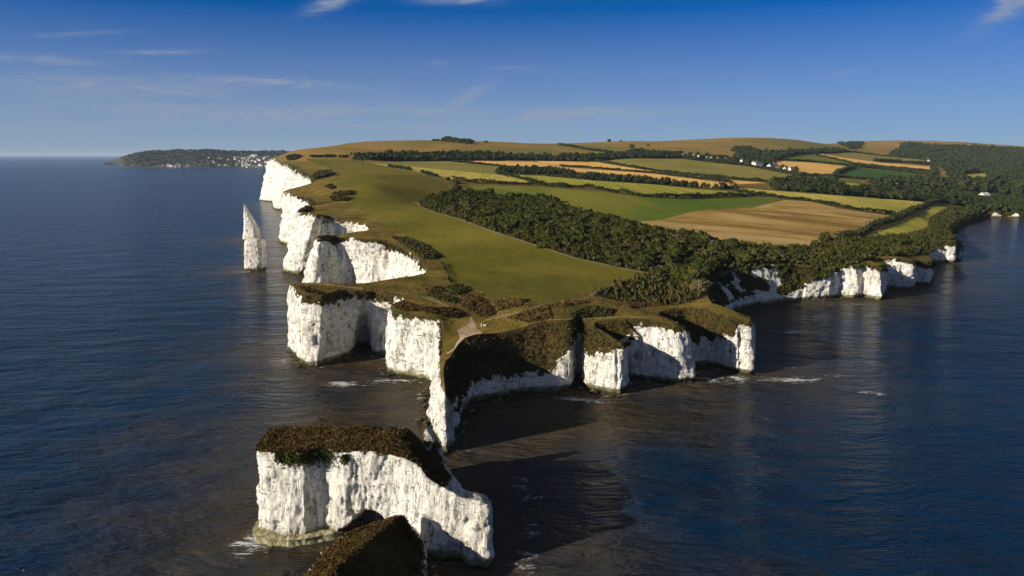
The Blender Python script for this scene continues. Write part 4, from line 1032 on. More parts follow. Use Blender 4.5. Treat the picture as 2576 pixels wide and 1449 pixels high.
HED = [
    (K7([(0, 355), (300, 376), (655, 402)]), 4, 3.2, 'straight dark hedge between the two tan stubble fields, left part'),
    (K7([(1000, 428), (1400, 478), (1850, 532)]), 4, 3, 'straight dark hedge between the two tan stubble fields, right part'),
    (K6([(1385, 248), (1600, 270), (1860, 297)]), 3.5, 2.8, 'thin hedge between the yellow stubble and the tan stubble near the far dark wood'),
    (K7([(390, 300), (500, 320), (830, 378), (1250, 436), (1850, 495), (2220, 524)]), 5, 4, 'long dark hedge along the lower edge of the olive hillside pasture'),
    (K6([(1400, 413), (1600, 438), (1900, 450), (2150, 457), (2400, 480)]) + K7([(0, 573), (300, 600), (500, 625), (900, 683), (1300, 699), (1700, 684), (2150, 676)]), 6, 4.5, 'long thick dark hedge along the top of the green crop field'),
    (K6([(1850, 362), (2000, 400), (2150, 440), (2200, 452)]), 4, 3, 'short hedge between the yellow stubble and the lime green field'),
    (K7([(1850, 620), (2000, 640), (2190, 668), (2400, 702), (2560, 715)]) + K4([(940, 92), (1250, 147), (1450, 182), (1640, 206)]), 5, 3.8, 'long dark hedge along the top of the golden field'),
    (K4([(1930, 113), (1750, 185), (1640, 240), (1500, 292), (1380, 350), (1240, 388)]), 6, 5, 'tall dark hedge running down from the far wood to the cliffs beside the chalk track'),
    (K7([(1280, 266), (1450, 286), (1700, 320), (2000, 350), (2250, 395), (2576, 462)]), 7, 5, 'dark hedge below the row of white village houses'),
    (K8([(50, 275), (400, 295), (800, 338), (850, 345)]), 7, 4.5, 'hedge along the top of the pale stubble field beyond the village'),
    (K8([(430, 225), (600, 260), (800, 311), (1100, 348), (1600, 388)]), 7, 4.5, 'hedge below the long tan strip on the right'),
    (K8([(600, 202), (750, 186), (1100, 232), (1500, 266)]), 8, 4.5, 'thin hedge at the foot of the far bare hill'),
    (K8([(1050, 290), (1300, 302), (1650, 332), (1750, 346)]), 14, 9, 'row of leafy hedge trees above the long tan strip on the right'),
    (K8([(640, 445), (662, 402), (830, 350)]), 7, 6, 'dark hedge between the pale stubble field and the dark green field'),
    (K8([(420, 442), (700, 457), (960, 480)]), 6, 4.5, 'thin hedge below the dark green field'),
    (K8([(1585, 500), (1600, 450), (1640, 430), (1645, 350)]), 10, 8, 'bushy hedge at the right end of the dark green field'),
    (K8([(0, 388), (250, 430), (480, 455), (640, 490)]), 8, 5.5, 'hedge below the pale stubble field near the village'),
    (K8([(2050, 512), (2200, 498), (2350, 480)]), 7, 5, 'hedge below the lime green pasture at the right'),
    (K8([(840, 345), (1250, 390), (1600, 432)]), 16, 9, 'thick tree-lined hedge along the top of the dark green field'),
    (K6([(160, 214), (240, 211), (370, 214)]), 6, 4, 'low dark hedge at the left end of the far dark wood'),
    (K6([(410, 213), (480, 216)]), 6, 4, 'very short hedge at the left end of the far dark wood'),
    (K6([(530, 231), (610, 240)]), 5, 3, 'short bush row at the top of the path beside the yellow stubble'),
    (K6([(840, 295), (940, 310), (1030, 324)]), 5, 3.2, 'dark bush row midway down the path beside the yellow stubble'),
    (K6([(1130, 347), (1180, 362), (1260, 384)]), 4.5, 3, 'bush row lowest on the path beside the yellow stubble'),
    (K7([(0, 130), (120, 145), (300, 180), (570, 214)]), 8, 5, 'hedge climbing the brown hillside in the middle distance'),
    (K3([(5, 20), (130, 30)]) if False else K1([(1930, 280), (1960, 330), (1995, 400), (2010, 465)]), 1.6, 1.2, 'thin dark bramble line at the meadow corner near the bay head'),
]
for a in HED: hedge(*a[:4], mat=M_FARLEAF)
# gaps hedge: separate bushes between the two stubble fields
for i, u in enumerate((692, 735, 775, 812, 860, 900, 945, 972)):
    a = K7([(u, 401 + (u - 690) * .083), (u + 20, 403 + (u - 690) * .083)])
    P = hit(a); n = 160; c = P.mean(0); g = rng.normal(size=(n, 3)) * [4.5, 2.2, .9]
    g[:, 2] = abs(g[:, 2]); z = float(Zf(c[0], c[1])[0])
    o = tufts('bush', np.column_stack([c[0] + g[:, 0], c[1] + g[:, 1], z + g[:, 2]]), np.tile([0, 0, 1.], (n, 1)), 1.6, M_FARLEAF, .6)
    tag(o, 'small dark bush in the broken hedge between the two tan stubble fields', 'bush', 'bushes of the broken hedge')
# lone trees
LONE = [(K6([(1358, 412)])[0], .9, 'lone small tree at the bend of the path below the yellow stubble'), (K6([(1440, 505)])[0], 1.5, 'dark tree casting a long shadow at the corner of the green field'),
        (K6([(1425, 440)])[0], 1.1, 'round tree beside the path where the long hedge begins'), (K4([(1625, 203)])[0], 1.1, 'lone tree at the right end of the hedge above the golden field'),
        (K4([(920, 455)])[0], 1.1, 'dark tree poking up at the lower edge of the golden field, left of the gap'), (K4([(1150, 400)])[0], 1.5, 'big dark tree at the foot of the tall hedge'), (K4([(1075, 440)])[0], 1.1, 'dark tree at the right corner of the golden field'),
        (K7([(2330, 545)])[0], 2.6, 'big round dark tree in front of the village pasture'), (K7([(2500, 545)])[0], 1.9, 'smaller round dark tree right of the big one in front of the village pasture'), (K8([(95, 375)])[0], 2.4, 'round tree among the village houses at the pale field edge'),
        (K8([(225, 390)])[0], 2.2, 'round tree right of the village houses at the pale field edge'), (K8([(1520, 520)])[0] if False else K8([(2010, 385)])[0], 3, 'wide dark tree above the lime green pasture at the right'),
        (K7([(528, 92)])[0], 2.0, 'lone tree on the middle skyline'), (K7([(655, 87)])[0], 1.2, 'tiny lone tree right of the other on the middle skyline'), (K7([(770, 160)])[0], 2.4, 'dark tree at the left end of the hillside wood'), (K7([(945, 135)])[0], 1.4, 'small bush on the brown hillside above the village wood')]
for (u, v), s, lb in LONE:
    p = hit([(u, v)])[0]; place_tree(random.choice([0, 1, 2]), p[0], p[1], float(Zf(*p)[0]) - .5, s, lb, None)
p0 = hit(K6([(1235, 66), (1270, 65), (1310, 68), (1335, 70), (1350, 72), (1372, 74), (1390, 76), (1410, 77), (1430, 79), (1450, 81), (1470, 83), (1490, 86), (1505, 88), (1522, 90), (1540, 93), (1575, 76), (1690, 80)]))
for i, p in enumerate(p0):
    s = 2.6 if 2 < i < 15 else 1.6
    place_tree(i % 3, p[0], p[1], float(Zf(*p)[0]) - 1.5, s * (.8 + .4 * random.random()), 'dark tree in the clump on the left skyline' if i < 15 else ('single bush right of the skyline clump' if i == 15 else 'tiny bush farther right of the skyline clump'), 'trees of the skyline clump' if i < 15 else None)

def scrub(pts, h, mat, label, dn=1.9, size=.55):
    P = hit(dens(pts, 5)); X, Y = poly_pts(P, 1 / math.sqrt(dn) * .62, 1.); ok = in_loop(X, Y); X, Y = X[ok], Y[ok]
    if not len(X): print('empty scrub', label); return
    e = np.clip(seg_dist(X, Y, P, True) / 2.0, .15, 1); z = Zf(X, Y)
    hh = h * e * (.6 + .6 * np.clip(vnoise(X / 2.5, Y / 2.5, 0, 6) + .4, 0, 1))
    g = np.column_stack([X, Y, z + hh * (1 - .5 * rng.random(len(X)) ** 2)]); g2 = np.column_stack([X, Y, z + hh * rng.random(len(X))])
    g = np.vstack([g, g2]); r = math.hypot(P[:, 0].mean(), P[:, 1].mean()); sz = size * max(1, min(2.0, r / 520.))
    tag(tufts('scrub_patch', g, np.tile([0, 0, 1.], (len(g), 1)), sz, mat, .6), label, 'scrub')
scrub(K1([(1950, 505), (2060, 488), (2130, 490), (2200, 530), (2090, 578), (1990, 570)]), 1.3, M_LEAF, 'dark green oval bramble patch at the near corner of the meadow')
scrub(K1([(2110, 590), (2250, 590), (2350, 640), (2440, 760), (2320, 790), (2160, 720), (2080, 650)]), 1.2, M_SCRUB, 'large brown bramble patch between the meadow and the bare chalk path')
scrub(K1([(1770, 525), (1850, 502), (1920, 502), (1950, 545), (1800, 562)]), .8, M_SCRUB, 'small rusty brown scrub patch left of the dark green oval one')
scrub(K1([(1780, 572), (1950, 577), (2070, 620), (2050, 660), (1900, 620)]), 1.1, M_GORSE, 'narrow dark scrub patch above the thin chalk path')
scrub(K1([(1890, 705), (2050, 702), (2180, 775), (2080, 800), (1930, 775)]), 1.0, M_SCRUB, 'brown scrub patch below the thin chalk path beside the bare chalk')
scrub(K3([(590, 390), (720, 335), (900, 292), (940, 390), (760, 418)]), .8, M_TUFT, 'orange-brown bracken patch right of the marker post')
scrub(K3([(1050, 350), (1200, 300), (1400, 320), (1380, 370), (1100, 385)]), 1.2, M_GORSE, 'dark brown scrub patch on the headland in front of the wood')
scrub(K3([(870, 290), (1000, 255), (1200, 255), (1180, 272), (1000, 300)]), .7, M_TUFT, 'pale bracken strip along the top path below the meadow')
scrub(K3([(475, 242), (750, 242), (700, 290), (520, 332)]), .7, M_TUFT, 'golden dry grass triangle at the meadow corner')
scrub(K3([(1420, 265), (1750, 255), (2010, 262), (1800, 285), (1500, 310)]), .8, M_SCRUB, 'rusty bracken strip at the foot of the wood')
scrub(K1([(1440, 25), (1620, 40), (1800, 120), (1910, 215), (1850, 240), (1740, 235), (1640, 140), (1500, 60)]), 1.7, M_GORSE, 'dark scrub hanging over the rim of the big white bay', 1.2, .8)
scrub(K1([(725, 25), (830, 18), (930, 12), (920, 30), (800, 42)]), 1.2, M_GORSE, 'dark scrub tuft at the tip of the promontory above the big white bay', 1.2, .8)
scrub(K5([(1840, 400), (1900, 350), (2000, 335), (2045, 362), (1950, 390), (1850, 412)]), 1.6, M_GORSE, 'dark green scrub hollow on the far cliff top', .35, 1.0)
scrub(K5([(2010, 560), (2100, 565), (2200, 575), (2150, 597), (2030, 595)]), 1.2, M_GORSE, 'dark scrub at the head of the second far bay', .7, .9)
scrub(K5([(1725, 690), (1780, 652), (1850, 655), (1820, 690)]), 1.6, M_GORSE, 'dark green scrub on the tip of the third promontory', .8, .8)
scrub(K5([(1970, 470), (2040, 466), (2030, 490)]), 1.6, M_GORSE, 'small dark scrub patch on the second far promontory', 1.6, 1.1)
scrub(K5([(2030, 530), (2220, 510), (2210, 545), (2060, 555)]), 1.6, M_GORSE, 'olive scrub streak above the second far bay', .5, .9)
scrub(K5([(1620, 205), (1700, 190), (1760, 200), (1700, 235), (1640, 240)]), 1.4, M_GORSE, 'dark scrub on the crest of the farthest cliff', .2, 1.)
scrub(K1([(560, 492), (650, 515), (800, 575), (790, 600), (680, 590), (600, 530)]), .7, M_SCRUB, 'rusty heather on the left shoulder of the near promontory')
scrub(K1([(850, 556), (1000, 535), (1300, 548), (1540, 580), (1400, 590), (1280, 640), (1180, 605), (900, 580)]), .8, M_SCRUB, 'rusty heather along the front rim of the near promontory')
scrub(K1([(1445, 672), (1560, 635), (1760, 705), (1880, 705), (1880, 755), (1640, 748), (1550, 725)]), .8, M_SCRUB, 'brown scrub along the rim above the speckled white buttress')
# tussocks on the overgrown cliff shoulders
G = CL; vgf = np.array(vegs)
Nn = surf_normals(G, False)
if Nn[NR // 2, :, 1].sum() > 0 and False: Nn = -Nn
m = vgf > 0.03; m[:2] = False
P = G[m]; NN = Nn[m]; NN = np.where((NN @ np.array([0, -.5, 1.]))[:, None] < 0, -NN, NN)
rr = np.hypot(P[:, 0], P[:, 1]); pick = rng.random(len(P)) < np.clip(1.1 - rr / 1500, .2, 1)
P, NN = P[pick], NN[pick]; P = np.repeat(P, 2, 0) + rng.normal(size=(len(P) * 2, 3)) * [.4, .4, .3]; NN = np.repeat(NN, 2, 0); rr = np.hypot(P[:, 0], P[:, 1])
sel_ = rng.random(len(P)) < .5 + .5 * vnoise(P[:, 0] / 12, P[:, 1] / 12, P[:, 2] / 9, 61) - .7 * ((P[:, 0] > 95) & (P[:, 1] > 345))
print('tussocks', len(P))
for mk, mt, nm, lb in ((sel_, M_SCRUB, 'bracken', 'rusty brown bracken covering the upper cliff slopes'), (~sel_, M_GORSE, 'ivy', 'dark green ivy and scrub covering the upper cliff slopes')):
    tag(tufts(nm, P[mk], NN[mk], .75 * np.clip(rr[mk] / 450, .8, 2), mt, .45, up=.35), lb, nm, kind='stuff')
# bushes hanging down the shaded bay and the far right cliffs
q_ = (CL[..., 0] > 92) & (CL[..., 1] > 350) & (vgf > .02) & ~((CL[..., 0] < 168) & (CL[..., 2] < 15)); q_[:, :] &= (rng.random(q_.shape) < .10)
PB = CL[q_]
PB = PB[rng.permutation(len(PB))][:1500]; print('hanging bushes', len(PB))
merged('hanging_bushes', [(p[0], p[1] - .3, p[2] - 1.6, .28 + .42 * random.random(), random.randrange(4)) for p in PB], MID, 'dark green bushes hanging down over the right-hand cliffs', 'bushes', M_LEAF)
# dry grass along the rim and on the rough ground of the headland
X, Y = poly_pts(np.array([(-200, 215), (130, 215), (130, 560), (-200, 560)]), .95, 1.); ok = in_loop(X, Y)
for o_ in WPOLY + [p for _, p in PATHS] + [WOODW[0]]: ok &= ~inpoly(X, Y, o_)
X, Y = X[ok], Y[ok]; ok = rng.random(len(X)) < np.clip(.55 + vnoise(X / 7, Y / 7, 0, 15), .08, 1); X, Y = X[ok], Y[ok]; print('tussock ground', len(X))
tag(tufts('dry_grass', np.column_stack([X, Y, Zf(X, Y) + .02]), np.tile([0, 0, 1.], (len(X), 1)), .5, M_TUFT, .35), 'dry golden grass tussocks on the rough ground of the headland', 'grass', kind='stuff')

# ------------------------------------------------------------------ buildings
def simple_mat(name, c, r=.8):
    m, nt, b = new_mat(name); n = NB(nt); nt.links.new(n.ramp(n.noise(.7, 4, .6), [(.3, tuple(q * .85 for q in c)), (.7, tuple(min(1, q * 1.1) for q in c))]), b.inputs['Base Color']); b.inputs['Roughness'].default_value = r; return m
M_WALL = simple_mat('white_render', (.70, .68, .64)); M_WALL2 = simple_mat('cream_render', (.60, .56, .48)); M_ROOF = simple_mat('slate_roof', (.11, .10, .10)); M_ROOF2 = simple_mat('tile_roof', (.20, .11, .075)); M_WIN = simple_mat('window_glass', (.03, .035, .045), .2)
M_SHED = simple_mat('metal_roof', (.55, .56, .56), .5)
def box(x0, x1, y0, y1, z0, z1):
    V_ = [(x, y, z) for z in (z0, z1) for y in (y0, y1) for x in (x0, x1)]
    return V_, [(0, 2, 3, 1), (4, 5, 7, 6), (0, 1, 5, 4), (2, 6, 7, 3), (0, 4, 6, 2), (1, 3, 7, 5)]
def join(L):
    Vs = []; Fs = []
    for v, f in L: o_ = len(Vs); Vs += list(v); Fs += [tuple(i + o_ for i in q_) for q_ in f]
    return Vs, Fs
def make_house(w, d, h, rh, wall, roof, nwin=3, chim=True):
    root = empty('house')
    V_, F_ = box(-w / 2, w / 2, -d / 2, d / 2, -3, h)
    # gable ends
    g = [(-w / 2, -d / 2, h), (-w / 2, d / 2, h), (-w / 2, 0, h + rh * .96), (w / 2, -d / 2, h), (w / 2, d / 2, h), (w / 2, 0, h + rh * .96)]
    V2, F2 = join([(V_, F_), (g, [(0, 2, 1, 1), (3, 4, 5, 5)])])
    me = bpy.data.meshes.new('wall'); me.from_pydata(V2, [], [tuple(dict.fromkeys(f)) for f in F2]); me.materials.append(wall); o = bpy.data.objects.new('wall', me); col.objects.link(o); o.parent = root
    e = .5; t = .3
    def slope(s):
        a = [(-w / 2 - e, s * (d / 2 + e), h - .3), (w / 2 + e, s * (d / 2 + e), h - .3), (w / 2 + e, 0, h + rh), (-w / 2 - e, 0, h + rh)]
        return a + [(x, y, z + t) for x, y, z in a], [(0, 1, 2, 3), (4, 7, 6, 5), (0, 4, 5, 1), (1, 5, 6, 2), (2, 6, 7, 3), (3, 7, 4, 0)]
    V3, F3 = join([slope(-1), slope(1)])
    me = bpy.data.meshes.new('roof'); me.from_pydata(V3, [], F3); me.materials.append(roof); r_ = bpy.data.objects.new('roof', me); col.objects.link(r_); r_.parent = root
    if chim:
        me = bpy.data.meshes.new('chimney'); me.from_pydata(*((lambda q: (q[0], [], q[1]))(box(-w * .3, -w * .3 + .9, -.5, .5, h + rh * .4, h + rh + 1.2)))); me.materials.append(wall); c_ = bpy.data.objects.new('chimney', me); col.objects.link(c_); c_.parent = r_
    for i in range(nwin):
        x = -w / 2 + w * (i + .5) / nwin
        me = bpy.data.meshes.new('window'); q_ = box(x - .7, x + .7, -d / 2 - .06, -d / 2 + .1, h * .35, h * .35 + 1.5); me.from_pydata(q_[0], [], q_[1]); me.materials.append(M_WIN); w_ = bpy.data.objects.new('window', me); col.objects.link(w_); w_.parent = root
    return root
def copy_tree(o, parent=None):
    c = o.copy(); col.objects.link(c); c.parent = parent
    for ch in o.children: copy_tree(ch, c)
    return c
PROT = [make_house(13, 7, 5.2, 2.6, M_WALL, M_ROOF), make_house(9, 7, 5.0, 2.8, M_WALL, M_ROOF2), make_house(17, 8, 5.4, 3, M_WALL, M_ROOF, 4), make_house(11, 7, 4.6, 2.6, M_WALL2, M_ROOF2)]
used = set()
def put_house(k, x, y, z, rz, s, label, group=None):
    o = PROT[k] if k not in used else copy_tree(PROT[k]); used.add(k)
    o.location = (x, y, z); o.rotation_euler = (0, 0, rz); o.scale = (s, s, s); tag(o, label, 'house', group)
    if not group and 'group' in o: del o['group']
    return o
VIL = [((1342, 262), 0, 'leftmost white cottage of the village row under the hillside trees'), ((1385, 258), 2, 'long white house second from the left in the village row'), ((1465, 275), 2, 'wide white house third from the left in the village row'), ((1500, 282), 1, 'small white house close to the right of the wide third one'),
       ((1590, 294), 3, 'cream house half hidden by trees left of the village middle'), ((1640, 300), 0, 'white house in the middle of the village row'), ((1705, 308), 0, 'low white house right of the village middle'), ((1780, 316), 1, 'white gabled house standing clear above the hedge'),
       ((1960, 330), 0, 'white house among dark trees right of the gabled one'), ((2085, 352), 1, 'white house left of the long white one by the pale field'), ((2125, 362), 2, 'long white house near the pale field corner'), ((2262, 386), 2, 'white house with a long slate roof near the pale field'),
       ((2305, 374), 1, 'white house behind the long slate roof near the pale field'), ((2425, 410), 3, 'cream house near the right end of the village'), ((2485, 415), 0, 'last house at the right end of the village row')]
for (c_, k, lb) in VIL:
    u, v = K7([c_])[0]; p = hit([(u, v + 1)])[0]; put_house(k, p[0], p[1], float(Zf(*p)[0]) + 2.5, .25 + random.random() * .5, 1.15, lb)
for (c_, k, lb) in [((1598, 290), 1, 'left one of the two tiny white houses above the tree row at the right'), ((1628, 290), 1, 'right one of the two tiny white houses above the tree row at the right'), ((2105, 382), 0, 'tiny white house above the lime green pasture'), ((2440, 400), 1, 'tiny white house in the far right woods'), ((2562, 452), 2, 'white house at the right edge of the frame in the woods')]:
    u, v = K8([c_])[0]; p = hit([(u, v)])[0]; put_house(k, p[0], p[1], float(Zf(*p)[0]) + 1, .3, .8, lb)
def barn(c_, w, d, h, rh, label, lift):
    u, v = K8([c_])[0]; p = hit([(u, v)])[0]; root = make_house(w, d, h, rh, M_WALL2, M_SHED, 0, False); root.name = 'barn'; root.location = (p[0], p[1], float(Zf(*p)[0]) + lift); root.rotation_euler = (0, 0, .35); tag(root, label, 'barn')
barn((1222, 540), 30, 16, 3.5, 4, 'wide pale-roofed barn in the green field behind the wood', 1)
barn((2165, 672), 15, 13, 4, 5, 'white-roofed barn among trees above the beach', 2.5)

# ------------------------------------------------------------------ far headland with its town
TU = [262, 275, 300, 312, 345, 378, 419, 448, 471, 515, 544, 602, 690, 760, 800]
TB = [410.5, 411, 414, 421, 421.5, 421.5, 421.5, 422, 422, 422, 422, 422, 423, 424, 424]
TR = [410, 407.5, 396, 392.5, 384, 379.6, 378.6, 375.7, 378, 375, 377.7, 379.6, 379.6, 380, 380]
us = np.arange(262, 800, 1.5); fs = np.linspace(0, 1, 26)
tb = np.interp(us, TU, TB); trr = np.interp(us, TU, TR); trr = trr + .7 * fbm(us / 6, us * 0, 0, 2, 3)
Yb = np.array([CAMH / math.tan(PITCH + math.atan((b - 724.5) / FPX)) for b in tb]); Yb = np.minimum(Yb, 7600)
def farpt(u, f):
    b = np.interp(u, us, tb); r = np.interp(u, us, trr); y0 = np.interp(u, us, Yb)
    g = f ** .75; y = y0 + 1300 * f
    v = b + (r - b) * g
    return aty(u, v, y)
Vt = [farpt(u, f) for f in fs for u in us]
# the far side drops to the sea again
Vt += [(lambda p: np.array([p[0], p[1] + 900, -5]))(farpt(u, 1)) for u in us]
Vt = np.array(Vt); mfar, nt, b = new_mat('far_headland'); n = NB(nt)
cc = n.ramp(n.noise(.006, 6, .65), [(.36, (.022, .030, .014)), (.50, (.045, .050, .022)), (.60, (.075, .068, .036)), (.70, (.16, .13, .075))]); nt.links.new(cc, b.inputs['Base Color']); b.inputs['Roughness'].default_value = 1
nt.links.new(n.bump(n.noise(.03, 6, .7), 14), b.inputs['Normal'])
tag(mesh_obj('far_headland', Vt, grid_faces(27, len(us))[:, ::-1], mfar), kind='structure')
its = []
for i in range(2600):
    u = 300 + 420 * random.random(); f = random.random() ** .8
    if u > 590 and f < .65 and random.random() < .85: continue
    if 400 < u < 480 and f < .12: continue
    p = farpt(u, min(1, f)); its.append((p[0], p[1], p[2] - 3, (1.0 + 1.5 * random.random()) * min(1, .3 + (u - 270) / 120.), random.randrange(4)))
merged('far_wood', its, FAR, 'blue-dark woods covering the headland across the bay', 'wood', M_FARLEAF)
HT = []
for i in range(88):
    if i < 60: u = 254.9 + .1927 * random.uniform(1760, 2190); f = random.random() ** 1.5 * .62
    elif i < 76: u = 254.9 + .1927 * random.uniform(800, 1130); f = random.uniform(.0, .05)
    else: u = 254.9 + .1927 * random.uniform(1350, 1800); f = random.random() * .6
    HT.append((u, f))
for i, (u, f) in enumerate(HT):
    p = farpt(u, f + .008)
    g_ = 'dense' if i < 60 else ('row' if i < 76 else 'loose')
    lb = {'dense': 'tiny pale house in the dense town across the bay', 'row': 'tiny pale house in the waterfront row under the far headland', 'loose': 'tiny pale house scattered on the wooded slope left of the far town'}[g_]
    put_house(random.choice([0, 0, 1, 2, 3]), p[0], p[1], p[2] + 2, random.uniform(-.6, .6), random.uniform(1.0, 1.8), lb, {'dense': 'houses of the town across the bay', 'row': 'waterfront houses under the far headland', 'loose': 'scattered houses left of the far town'}[g_])

# fallen chalk at the cliff feet
def boulder_mesh(seed):
    g = np.random.default_rng(seed); import bmesh
    bm = bmesh.new(); bmesh.ops.create_icosphere(bm, subdivisions=2, radius=1.0)
    for v in bm.verts:
        q = v.co.copy(); k = 1 + .45 * float(vnoise(np.array([q.x * 1.3 + seed]), np.array([q.y * 1.3]), np.array([q.z * 1.3]), seed)[0]); v.co = Vector((q.x * k * 1.2, q.y * k, q.z * k * .7))
    me = bpy.data.meshes.new('boulder'); bm.to_mesh(me); bm.free(); me.materials.append(MAT_CHALK); return me
BM = [boulder_mesh(i) for i in range(5)]
foot = COAST[(COAST[:, 1] < 500)]
for i in range(110):
    j = random.randrange(len(foot)); p = foot[j]
    if i < 60:
        for _ in range(40):
            j = random.randrange(len(foot)); p = foot[j]
            if 215 < p[1] < 290 and -35 < p[0] < 45: break
    o = bpy.data.objects.new('boulder', random.choice(BM)); col.objects.link(o); a = random.random() * 6.28; rr_ = 1.5 * random.random()
    o.location = (p[0] + math.cos(a) * rr_, p[1] + math.sin(a) * rr_ - .8, random.uniform(-.2, .4)); s_ = random.uniform(.4, 1.3); o.scale = (s_, s_, s_ * .8); o.rotation_euler = (random.random(), random.random(), a)
    tag(o, 'fallen chalk boulder lying in the water at the cliff foot', 'boulder', 'boulders at the cliff foot')
# ------------------------------------------------------------------ marker post, sign and walkers
def mk(name, V_, F_, mat, parent):
    me = bpy.data.meshes.new(name); me.from_pydata([tuple(v) for v in V_], [], F_); me.materials.append(mat); o = bpy.data.objects.new(name, me); col.objects.link(o); o.parent = parent; return o
p = hit([(1211, 822)])[0]; z = float(Zf(*p)[0]); e = empty('marker_post', (p[0], p[1], z)); tag(e, 'white upright marker post beside the bare chalk path on the headland', 'post')
mk('post', *box(-.16, .16, -.16, .16, -.3, 1.35), M_WALL, e)
mk('post_cap', [(-.2, -.2, 1.35), (.2, -.2, 1.35), (.2, .2, 1.35), (-.2, .2, 1.35), (0, 0, 1.55)], [(0, 3, 2, 1), (0, 1, 4), (1, 2, 4), (2, 3, 4), (3, 0, 4)], M_WALL, e)
p = hit([(1219, 822)])[0]; z = float(Zf(*p)[0]); e = empty('sign', (p[0], p[1], z)); tag(e, 'small low white sign on two legs right of the marker post', 'sign')
mk('panel', *box(-.55, .55, -.05, .05, .35, .95), M_WALL, e)
for s in (-1, 1): mk('leg', *box(s * .45 - .06, s * .45 + .06, .055, .15, -.3, .9), M_BARK, e)
def person(u, v, rz, top_c, leg_c, label, sit=False):
    p = hit([(u, v)])[0]; z = float(Zf(*p)[0])
    sk = [(0, 0, .93), (0, 0, 1.2), (0, 0, 1.42), (0, 0, 1.53), (0, -.02, 1.68), (.19, 0, 1.40), (.25, 0, 1.12), (.27, -.08, .86), (-.19, 0, 1.40), (-.25, 0, 1.12), (-.27, -.10, .86), (.10, 0, .88), (.12, -.10, .48), (.12, -.02, .06), (.12, -.2, .03), (-.10, 0, .88), (-.11, .12, .48), (-.11, .30, .08), (-.11, .14, .03)]
    ed = [(0, 1), (1, 2), (2, 3), (3, 4), (2, 5), (5, 6), (6, 7), (2, 8), (8, 9), (9, 10), (0, 11), (11, 12), (12, 13), (13, 14), (0, 15), (15, 16), (16, 17), (17, 18)]
    rad_ = [.15, .15, .14, .06, .11, .07, .05, .035, .07, .05, .035, .10, .07, .045, .04, .10, .07, .045, .04]
    me = bpy.data.meshes.new('person'); me.from_pydata(sk, ed, []); o = bpy.data.objects.new('person', me); col.objects.link(o)
    md = o.modifiers.new('skin', 'SKIN'); o.modifiers.new('sub', 'SUBSURF').levels = 1
    for i, r_ in enumerate(rad_): me.skin_vertices[0].data[i].radius = (r_, r_ * .8)
    me.skin_vertices[0].data[0].use_root = True
    m, nt, b = new_mat(label[:12]); n = NB(nt); tcn = nt.nodes.new('ShaderNodeTexCoord'); sx = nt.nodes.new('ShaderNodeSeparateXYZ'); nt.links.new(tcn.outputs['Object'], sx.inputs[0])
    nt.links.new(n.ramp(n.math('DIVIDE', sx.outputs[2], 1.8), [(0, (.03, .03, .03)), (.06, leg_c), (.53, top_c), (.84, (.45, .28, .20)), (.93, (.05, .03, .02))], 'CONSTANT'), b.inputs['Base Color'])
    me.materials.append(m); o.location = (p[0], p[1], z); o.rotation_euler = (0, 0, rz); tag(o, label, 'person')
person(829, 714.5, 1.3, (.05, .06, .09), (.06, .05, .05), 'walker in dark clothes, left of the two on the promontory path')
person(833.5, 715.5, 1.2, (.35, .10, .08), (.05, .05, .07), 'walker in a reddish top, right of the two on the promontory path')
